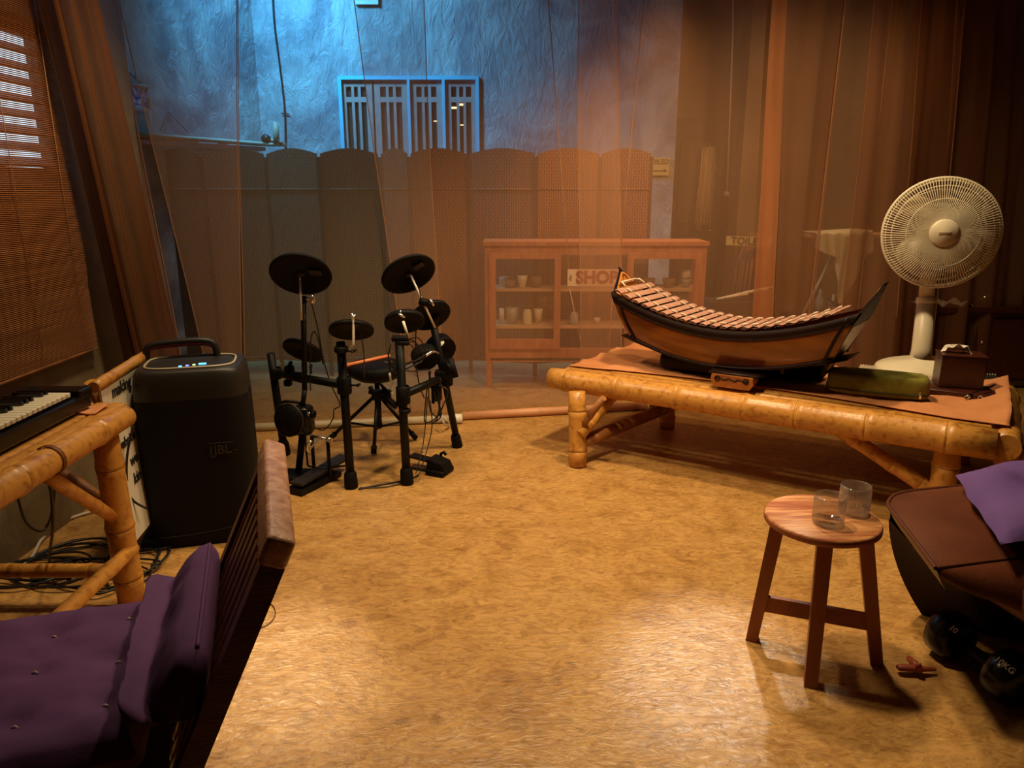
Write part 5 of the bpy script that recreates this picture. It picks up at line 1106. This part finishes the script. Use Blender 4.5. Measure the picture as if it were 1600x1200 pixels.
def book(name, u, v, w_, d_, rot, lab, mat, h=.012, z=0.0, spiral=True, sp='y'):
    p = onz(u, v, bt0+z); R = Matrix.Rotation(rot, 4, 'Z'); T_ = Matrix.Translation(p) @ R
    t = thing(name, p, lab, 'notebook' if spiral else 'book'); m = MB(); m.box((0, 0, h/2), (w_, d_, h), T=T_); m.build('cover', mat, t)
    m = MB(); m.box((0, 0, h/2), (w_*.97, d_*.97, h*.8), T=T_); 
    m2 = MB(); m2.box((0, 0, h+.001), (w_*.96, d_*.96, .002), T=T_); m2.build('page_block', M['greyplastic'] if mat is M['blackrubber'] else M['pvc'], t)
    if spiral:
        m = MB()
        for k in range(14):
            y = d_/2; x = -w_/2+w_*(k+.5)/14; m.tube([T_ @ V((x, y+.010*math.cos(a), h/2+.012*math.sin(a))) for a in [j*2*PI/8 for j in range(9)]], .0014, 4, False)
        m.build('spiral_binding', M['whitemetal'], t)
    return t
book('spiral_notebook', 1368, 580, .16, .12, -.5, 'grey spiral notebook lying between the olive pouch and the fan foot', M['pvc'])
book('spiral_notebook', 1532, 592, .16, .12, -.35, 'dark spiral notebook right of the wooden tissue box', M['blackrubber'])
m = MB(); q = onz(1480, 618, bt0); Tx = TM(q+bp_*.07, bd, z=(0, 0, 1)); m.rbox((.02, .02, .012), (.42, .20, .024), .006, 2, T=Tx); tag(m.build('dark_case', M['boxwood'], loc=q), 'flat dark case lying under the wooden tissue box', 'case')
tbx = thing('tissue_box', onz(1495, 608, bt0+.026), 'small mahogany tissue box with a white tissue on the bench in front of the fan', 'tissue box')
Tx2 = TM(onz(1494, 606, bt0+.026)+bp_*.06, (.96, -.28, 0), z=(0, 0, 1)); m = MB(); bx_w = .185
m.rbox((0, 0, .075), (bx_w, .13, .15), .004, 1, T=Tx2, smooth=False); m.build('box_body', M['boxwood'], tbx)
m = MB(); m.rbox((0, 0, .151), (bx_w+.006, .136, .006), .002, 1, T=Tx2, smooth=False); m.build('box_lid', M['boxwood'], tbx)
m = MB(); m.grid(lambda s, q: (-.075+.11*s+.012*math.sin(q*6), -.02+.05*q+.01*math.sin(s*9), .155+.040*math.sin(s*PI)**.7*(1-.3*q)+.008*math.sin(s*17+q*5)), 22, 12, T=Tx2); m.build('tissue', M['whitecloth'], tbx)
for i, (a, b) in enumerate((((1508, 622), (1556, 604)), ((1530, 622), (1560, 612)))):
    p, q = onz(*a, bt0+.012), onz(*b, bt0+.014); m = MB(); m.tube([p, p.lerp(q, .08), p.lerp(q, .12), q], [.003, .006, .012, .014], 10); o = m.build('marker_pen', M['blackgloss'], None, loc=p)
    tag(o, ('long black marker pen', 'short thick black marker pen')[i]+' lying at the right end of the bench cloth', 'pen')
    m = MB(); m.tube([p.lerp(q, .05), p.lerp(q, .14)], .0095, 10, T=None); c = m.build('metal_ring', M['chrome'], o)

# ================================================================= FAN
fn = thing('desk_fan', fb_, 'cream table fan with a round wire guard standing on the bamboo bench', 'fan')
m = MB()
def fbase(s, q):
    a = s*2*PI; c, d_ = math.cos(a), math.sin(a); r = 1-.0*q; rr_ = (1-q**2.2)
    R_ = [1.0, 1.0][0]
    k = math.sqrt(max(0, 1-q*q))
    return (math.copysign(abs(c)**.75, c)*.245*(1-.72*q**1.4), math.copysign(abs(d_)**.75, d_)*.19*(1-.68*q**1.4), .004+.075*(q**.55) if q > 0 else 0)
m.grid(fbase, 48, 14, T=Matrix.Translation(fb_) @ Matrix.Rotation(-.25, 4, 'Z')); m.build('base', M['fan'], fn)
m = MB()
for k in range(4): m.rbox((-.10+.045*k, -.125, .049-.0*k), (.030, .014, .012), .003, 1, T=Matrix.Translation(fb_) @ Matrix.Rotation(-.25, 4, 'Z'))
m.build('speed_buttons', M['whitemetal'], fn)
n0 = V((2.145, 3.80, BZ+.06)); fc = ony(1471, 364, 3.74); fnrm = V((-.281, -.958, .055)).normalized()
mot = fc-fnrm*.13; n1 = V((mot.x+.0, mot.y+.02, mot.z-.05))
n05 = n0.lerp(n1, .52)
m = MB(); m.tube([n0, n0.lerp(n1, .1), n05], [.058, .048, .042], 20); m.build('neck', M['fan'], fn)
m = MB(); m.tube([n05, n1], [.036, .034], 18); m.lathe([(.040, 0), (.046, .006), (.046, .03), (.036, .036)], n05-V((0, 0, .02)), n1-n0, 18); m.build('upper_neck', M['fan'], fn)
m = MB(); m.lathe([(0, -.10), (.05, -.09), (.075, -.04), (.08, .03), (.07, .06), (0, .07)], mot, fnrm, 24); m.rbox(n1+V((0, 0, .02)), (.08, .08, .10), .02, 3); m.build('motor_housing', M['fan'], fn)
RF = .264
x, y, z = frame(fnrm)
def fp_(r, a, h): return fc+(x*math.cos(a)+y*math.sin(a))*r+fnrm*h
def ringm(m, r, h, tr, n=64): m.tube([fp_(r, 2*PI*k/n, h) for k in range(n+1)], tr, 6, False)
m = MB(); ringm(m, RF, -.012, .0085, 80); m.build('guard_rim', M['fan'], fn)
def gh(t): return .055*(1-t**3.0)-.005
m = MB()
for k in range(120):
    a = 2*PI*k/120; m.tube([fp_(RF*t, a+.10*(1-t), gh(t)) for t in (.23, .45, .68, .85, .95, 1.0)], .0021, 4, False)
for t in (.62, .86, .955): ringm(m, RF*t, gh(t)-.002, .0028)
m.build('front_guard_wires', M['fan'], fn)
m = MB()
for k in range(120):
    a = 2*PI*k/120; m.tube([fp_(RF*t, a-.05, -.115+.09*t**2.5) for t in (.25, .6, .85, 1.0)], .0020, 4, False)
for t in (.5, .8): ringm(m, RF*t, -.115+.09*t**2.5, .0028)
m.build('rear_guard_wires', M['fan'], fn)
m = MB(); m.lathe([(RF*.25, gh(.23)-.006), (RF*.25, gh(.23)+.006), (RF*.215, gh(.2)+.008), (RF*.20, gh(.2)+.012), (0, gh(0)+.018)], fc, fnrm, 36); hb = m.build('hub_cap', M['fan'], fn)
Tl = TM(fc+fnrm*(gh(0)+.017), V((1, 0, 0))-fnrm*fnrm.x, z=fnrm); m = MB(); m.rbox((0, 0, 0.0), (.055, .015, .003), .001, 1, T=Tl); m.build('hub_label', M['fanblade'], hb)
for b in range(4):
    m = MB()
    def bl(s, q, b=b):
        r = .05+s*(RF*.86-.05); wdt = (.5+.75*math.sin(min(1, s*1.05)*PI*.62))*.62; a = 2*PI*b/4+.3+(q-.5)*wdt+.55*s; h = -.045+(q-.5)*.062*(1-.3*s)
        return fp_(r*(1-.06*(2*q-1)**2*s), a, h)
    m.grid(bl, 12, 8); m.build('blade', M['fanblade'], fn, solid=.002)
m = MB(); m.lathe([(0, -.02), (.055, -.02), (.055, -.07), (0, -.07)], fc, fnrm, 24); m.build('blade_hub', M['fanblade'], fn)
# fan cord
loose([V((2.35, 3.86, bt0+.008)), V((2.45, 3.92, bt0+.02)), V((2.50, 4.0, bt0-.1)), V((2.5, 4.1, .2)), V((2.5, 4.15, .008))], .004, M['cable'], 'black mains cable behind the fan foot')

# ================================================================= STOOL AND GLASSES
SZ = .46; sc = onz(1285, 806, SZ); SR = .163
st = thing('round_stool', (sc.x, sc.y, 0), 'small round wooden stool with a light grained top carrying two tumblers', 'stool')
m = MB(); m.lathe([(0, SZ-.026), (SR-.006, SZ-.026), (SR, SZ-.020), (SR, SZ-.006), (SR-.005, SZ), (0, SZ)], (sc.x, sc.y, 0), n=56); m.build('seat', M['stooltop'], st)
m = MB(); m.lathe([(SR-.008, SZ-.027), (SR+.0012, SZ-.021), (SR+.0012, SZ-.010), (SR-.001, SZ-.006)], (sc.x, sc.y, 0), n=56); m.build('seat_edge', M['stoolwood'], st)
FL, FM, FR = onz(1175, 998, 0), onz(1266, 1070, 0), onz(1369, 1036, 0)
def lg4(f, t):
    m = MB(); w_ = .019; d_ = (t-f)
    out = V((f.x-sc.x, f.y-sc.y, 0)).normalized(); sd = V((-out.y, out.x, 0))
    vs = []
    for p, k in ((f, .95), (t, 1.1)):
        for a, b in ((-1, -1), (1, -1), (1, 1), (-1, 1)): vs.append(p+out*(w_*k*a)+sd*(w_*k*b))
    m.add(vs, [(0, 1, 2, 3), (7, 6, 5, 4), (0, 4, 5, 1), (1, 5, 6, 2), (2, 6, 7, 3), (3, 7, 4, 0)]); return m.build('leg', M['stoolwood'], st)
tops = []
for f in (FL, FM, FR):
    out = V((f.x-sc.x, f.y-sc.y, 0)).normalized(); t = V((sc.x, sc.y, SZ-.026))+out*.118; lg4(f, t); tops.append(t)
def mid(f, t, z): return f.lerp(t, z/(SZ-.026))
a, b = mid(FL, tops[0], .135), mid(FR, tops[2], .135); m = MB(); m.box((0, 0, 0), ((b-a).length, .016, .052), T=TM((a+b)/2, b-a, z=(0, 0, 1))); m.build('stretcher', M['stoolwood'], st)
c = mid(FM, tops[1], .135); d_ = (a+b)/2; m = MB(); m.box((0, 0, 0), ((d_-c).length, .016, .045), T=TM((c+d_)/2, d_-c, z=(0, 0, 1))); m.build('stretcher', M['stoolwood'], st)
def tumbler(u, v, lab, wat):
    p = onz(u, v, SZ); t = thing('glass_tumbler', p, lab, 'glass', 'ribbed glass tumblers on the round stool'); R_ = .043; H_ = .088
    m = MB(); n = 180; pr = [(0, 0), (R_*.86, 0), (R_*.94, .004), (R_, .012), (R_, H_-.016), (R_*.985, H_), (R_*.965, H_), (R_*.955, H_-.006), (R_*.95, .016), (R_*.85, .010), (0, .009)]
    vs = []; fs = []
    for i, (r, z) in enumerate(pr):
        for k in range(n):
            a = 2*PI*k/n; rr_ = max(r, 1e-5)*(1+(.030*math.cos(a*30) if 2 <= i <= 4 and z < H_-.01+.005 else 0)); vs.append(p+V((rr_*math.cos(a), rr_*math.sin(a), z+.0005)))
    # more rings on the ribbed wall
    for i in range(len(pr)-1):
        for k in range(n): a = i*n+k; b = i*n+(k+1) % n; fs.append((a, b, b+n, a+n))
    m.add(vs, fs, True); m.build('glass_body', M['glass'], t)
    if wat: m = MB(); m.lathe([(0, .0105), (R_*.84, .0115), (R_*.915, .017), (R_*.915, wat), (0, wat)], p, n=40); m.build('water', M['water'], t)
tumbler(1293, 818, 'ribbed glass tumbler nearer the camera on the round stool', .016); tumbler(1333, 801, 'ribbed glass tumbler further back and right on the round stool', .022)

# ================================================================= LEATHER ARMCHAIR
A = onz(1374, 770, .43); e1 = V((.975, .22, 0)).normalized(); e2 = V((-.17, -.985, 0)).normalized()      # e2 to the front
A = V((A.x, A.y, 0))
ac = thing('leather_lounge_chair', (A+e1*.4+e2*.25), 'brown leather lounge chair seat with piped edge at the right edge of the photo', 'chair')
CW, CD = .78, .50
def scush(s, q):
    """top surface of the seat, crowned, falling over the front"""
    d_ = q*CD; x = s*CW
    z = .425+.022*math.sin(s*PI)**.5*math.sin(min(1, q*1.0)*PI)**.5
    rc_ = .05*max(0, 1-d_/.09)**2*max(0, 1-x/.2)
    return A+e1*(x+rc_)+e2*(d_+.02*max(0, 1-x/.12)**2*(1-q))+V((0, 0, z))
m = MB(); m.grid(scush, 24, 20); m.grid(lambda s, q: scush(s, 0)*1.0+V((0, 0, -.13*q))-e2*.012*math.sin(q*PI), 24, 5)
m.grid(lambda s, q: scush(0, s)+V((0, 0, -.12*q))+e1*(-.010*math.sin(q*PI)+.09*q), 20, 5)
m.build('seat_cushion', M['leather'], ac)
m = MB(); m.tube([scush(0, 1-k/20) for k in range(21)]+[scush(k/20, 0) for k in range(1, 21)], .0065, 8, False); m.tube([scush(k/20, 1.0)+V((0, 0, .001)) for k in range(21)], .005, 8, False); m.build('seat_piping', M['piping'], ac)
def froll(s, q):
    a = q*PI*.5; p = scush(s, 1.0); k = min(1, s/.45)**.8; L = .012+.13*k
    return p+e2*(L*math.sin(a))+e1*(.02*q*(1-s))+V((0, 0, -(.02+.10*k)*(1-math.cos(a))-.008*q+.004*math.sin(s*40)*q*k))
m = MB(); m.grid(froll, 40, 14); m.build('front_roll', M['leather'], ac)
m = MB()
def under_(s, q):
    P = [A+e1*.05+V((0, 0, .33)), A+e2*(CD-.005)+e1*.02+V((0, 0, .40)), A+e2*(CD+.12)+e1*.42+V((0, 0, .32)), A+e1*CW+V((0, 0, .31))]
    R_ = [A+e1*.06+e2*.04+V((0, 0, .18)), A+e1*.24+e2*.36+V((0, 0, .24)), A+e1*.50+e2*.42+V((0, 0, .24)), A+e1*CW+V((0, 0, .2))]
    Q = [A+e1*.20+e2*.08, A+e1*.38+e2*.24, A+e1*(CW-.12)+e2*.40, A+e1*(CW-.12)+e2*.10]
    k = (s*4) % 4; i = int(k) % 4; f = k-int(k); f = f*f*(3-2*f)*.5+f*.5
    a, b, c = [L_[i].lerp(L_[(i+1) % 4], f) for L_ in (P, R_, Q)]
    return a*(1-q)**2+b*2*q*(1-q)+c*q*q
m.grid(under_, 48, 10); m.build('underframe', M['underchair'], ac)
# right arm rest, orange-brown leather, mostly outside the frame
m = MB(); q = onz(1605, 905, .40); Ta = TM(V((q.x, q.y, .27))+e1*.115+e2*.0, e1, z=(0, 0, 1)); m.rbox((-.02, .05, .07), (.26, .30, .13), .06, 4, T=Ta); m.build('arm_rest', M['leather'], ac)
m = MB(); bk = A+e1*(CW+.02)+V((0, 0, .35)); m.rbox((0, 0, 0), (.14, .60, .62), .05, 4, T=TM(bk+e2*.28+V((.04, 0, .22)), (e1+V((0, 0, -.2))), z=(.2, .05, 1))); m.build('back_rest', M['leather'], ac)
pc0 = onz(1492, 748, .475); pc1 = onz(1560, 868, .455); pc2 = onz(1660, 768, .50)
cu = MB()
def vp(s, q):
    P = pc0.lerp(pc1, q)+(V((.50, .10, .0)))*s; P += V((.0, .0, 0)); e = (1-abs(2*q-1)**4)**.6*(1-abs(2*s-1)**4)**.6
    zb0 = .452+.02*s
    P += V((.012*noise.noise(V((s*4, q*4, 7))), .012*noise.noise(V((s*4, q*4, 9))), 0));
    P.z = zb0+.035+.060*e+.016*noise.noise(P*7)*e-.022*math.exp(-(((s-.38)/.10)**2+((q-.42)/.12)**2))
    return P
cu.grid(vp, 24, 24); cu.grid(lambda s, q: V((vp(s, q).x, vp(s, q).y, .452+.02*s+.035-.030*(1-abs(2*q-1)**4)**.6*(1-abs(2*s-1)**4)**.6)), 24, 24)
tag(cu.build('violet_cushion', M['purple2'], loc=pc0.lerp(pc1, .5)), 'violet cushion lying on the brown leather chair', 'cushion')
# dumbbell
db = thing('dumbbell', onz(1500, 1010, 0), 'black dumbbell with white lettering on the floor under the leather chair', 'dumbbell')
h0 = V((1.345, 2.005, .075)); h1 = V((1.395, 1.80, .075)); dd_ = (h1-h0).normalized()
for p, s_ in ((h0, -1), (h1, 1)):
    m = MB(); m.lathe([(0, -.045), (.055, -.045), (.072, -.030), (.075, 0), (.072, .030), (.055, .045), (0, .045)], p, dd_, 6 if False else 28); m.build('weight_head', M['blackgloss'], db)
m = MB(); m.tube([h0, h1], .016, 14); m.build('handle', M['blackmetal'], db)
up_ = V((-.55, -.35, .75)).normalized()
for p, tx in ((h0+dd_*.034, '10'), (h1+dd_*.0, '10KG')):
    o_ = p+up_*.0765; text_mb(tx, TM(o_, dd_, z=up_), .024, .001, .0003).build('lettering', M['paper'] if tx == '10' else M['pvc'], db)
# small toy-like cross
ty = thing('wooden_cross_toy', onz(1430, 1040, 0), 'small red-brown wooden cross-shaped piece on the floor beside the dumbbell', 'toy')
a, b = onz(1402, 1043, .018), onz(1462, 1046, .016); m = MB(); m.tube([a, a.lerp(b, .06), a.lerp(b, .5), b.lerp(a, .02), b], [.009, .013, .014, .006, .004], 12, sy=.7); m.build('long_bar', M['toy'], ty)
a, b = onz(1420, 1028, .018), onz(1438, 1048, .022); m = MB(); m.tube([a, a.lerp(b, .5), b], [.008, .012, .010], 12); m.build('short_bar', M['toy'], ty)
m = MB(); m.lathe([(0, 0), (.008, .002), (.010, .01), (.006, .018), (0, .02)], onz(1434, 1044, .022), (0, -.3, 1), 12); m.build('knob', M['toy'], ty)

# ================================================================= SLATTED CHAIR, BOTTOM LEFT
RN, RFR = V((-.372, 1.10, .850)), V((-.525, 1.56, .855)); rd_ = (RFR-RN).normalized()
dn_ = V((-.43, 0, -.90)).normalized(); nb = rd_.cross(dn_).normalized()
if nb.x < 0: nb = -nb                                    # points to the right = behind the back rest
ch = thing('slatted_chair', V((-.9, 1.2, 0)), 'dark wooden slat-back chair with a worn top rail in the bottom left corner', 'chair')
Tc = TM(RN, rd_, z=nb)                                   # x along rail, y = ?, z behind
yy = (Tc.to_3x3() @ V((0, 1, 0))); sy_ = 1 if yy.dot(dn_) > 0 else -1
Lr = (RFR-RN).length
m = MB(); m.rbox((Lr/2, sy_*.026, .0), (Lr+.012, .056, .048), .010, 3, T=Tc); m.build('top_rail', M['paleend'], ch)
m = MB(); m.box((.018, sy_*.58, .002), (.040, 1.06, .040), T=Tc); m.build('back_post', M['walnut'], ch)
m = MB(); m.box((Lr-.018, sy_*.58, .002), (.040, 1.06, .040), T=Tc); m.build('back_post', M['walnut'], ch)
for k in range(8):
    m = MB(); m.box((.055+k*(Lr-.11)/7, sy_*.36, -.004), (.028, .54, .014), T=Tc); m.build('slat', M['walnut'], ch)
m = MB(); m.box((Lr/2, sy_*.60, 0), (Lr-.04, .06, .03), T=Tc); m.build('lower_rail', M['walnut'], ch)
jn = RN+dn_*.50; jf = RFR+dn_*.50; sdir = V((-rd_.y, rd_.x, 0)).normalized()
if sdir.x > 0: sdir = -sdir
for k in range(6):
    m = MB(); c = jn.lerp(jf, .5)+sdir*(.06+.10*k); m.box((0, 0, 0), (Lr-.05, .07, .016), T=TM((c.x, c.y, .385), rd_, z=(0, 0, 1))); m.build('seat_slat', M['walnut'], ch)
for e in (jn, jf):
    c = e+sdir*.30; m = MB(); m.box((0, 0, 0), (.66, .035, .05), T=TM((c.x, c.y, .36), sdir, z=(0, 0, 1))); m.build('seat_rail', M['walnut'], ch)
    c = e+sdir*.60; m = MB(); m.box((c.x, c.y, .19), (.04, .04, .38)); m.build('leg', M['walnut'], ch)
# cushion: seat part and back part in one long folded mattress
cs = MB(); upd = (-dn_)
def path(t):
    """t 0..1 : seat front -> back top; returns point on the near edge centre line and its normal"""
    Ls, Lb = .80, .225; L = t*(Ls+Lb); jx = V((jn.x, jn.y, .415))
    if L < Ls-.06: return jx+sdir*(Ls-L), V((0, 0, 1))
    if L < Ls+.10:
        f = (L-Ls+.06)/.16; a = jx+sdir*.06; b = jx+upd*.10; p = a.lerp(b, f)+(sdir*.9+V((0, 0, 1)))*.03*math.sin(f*PI); nn = V((0, 0, 1)).lerp(-nb, f).normalized(); return p, nn
    return jx+upd*(L-Ls), -nb
def cush(s, q, side):
    p, nn = path(s); e = (1-abs(2*s-1)**12)**.42*(1-abs(2*q-1)**9)**.42 if 0 < s < 1 and 0 < q < 1 else 0
    W_ = Lr*1.02; sq = max(0, (s-.90)/.10)**2; p = p+rd_*(-.02+W_*(.5+(q-.5)*(1-.16*sq))); th_ = .046
    dim = 0
    for ds in (.16, .34, .52, .66):
        for dq in (.22, .5, .78): dim += math.exp(-(((s-ds)/.03)**2+((q-dq)/.05)**2))
    h = th_+side*(th_*e)+ (side > 0)*(-.014*dim+.010*noise.noise(V((s*7, q*6, 2))) *e+.006*noise.noise(V((s*22, q*16, 5)))*e)
    return p+nn*h
cs.grid(lambda s, q: cush(s, q, 1), 70, 34); cs.grid(lambda s, q: cush(s, q, -1), 70, 34)
pc_ = cs.build('purple_cushion', M['purple'], loc=jn+sdir*.3); tag(pc_, 'dark purple folded seat cushion on the slatted chair, bottom left', 'cushion')
for ds in (.34, .52, .66):
    for dq in (.22, .5, .78):
        c = cush(ds, dq, 1); m = MB(); m.tube([c+V((-.006, 0, .002)), c+V((.0, .002, .005)), c+V((.007, 0, .002))], .0012, 5); m.build('tuft_thread', M['whitecloth'], pc_)
cs = MB(); cs.tube([cush(1-.0001, .03+.94*k/30, 0) for k in range(31)], .004, 6); cs.build('cushion_seam', M['purple'], pc_)
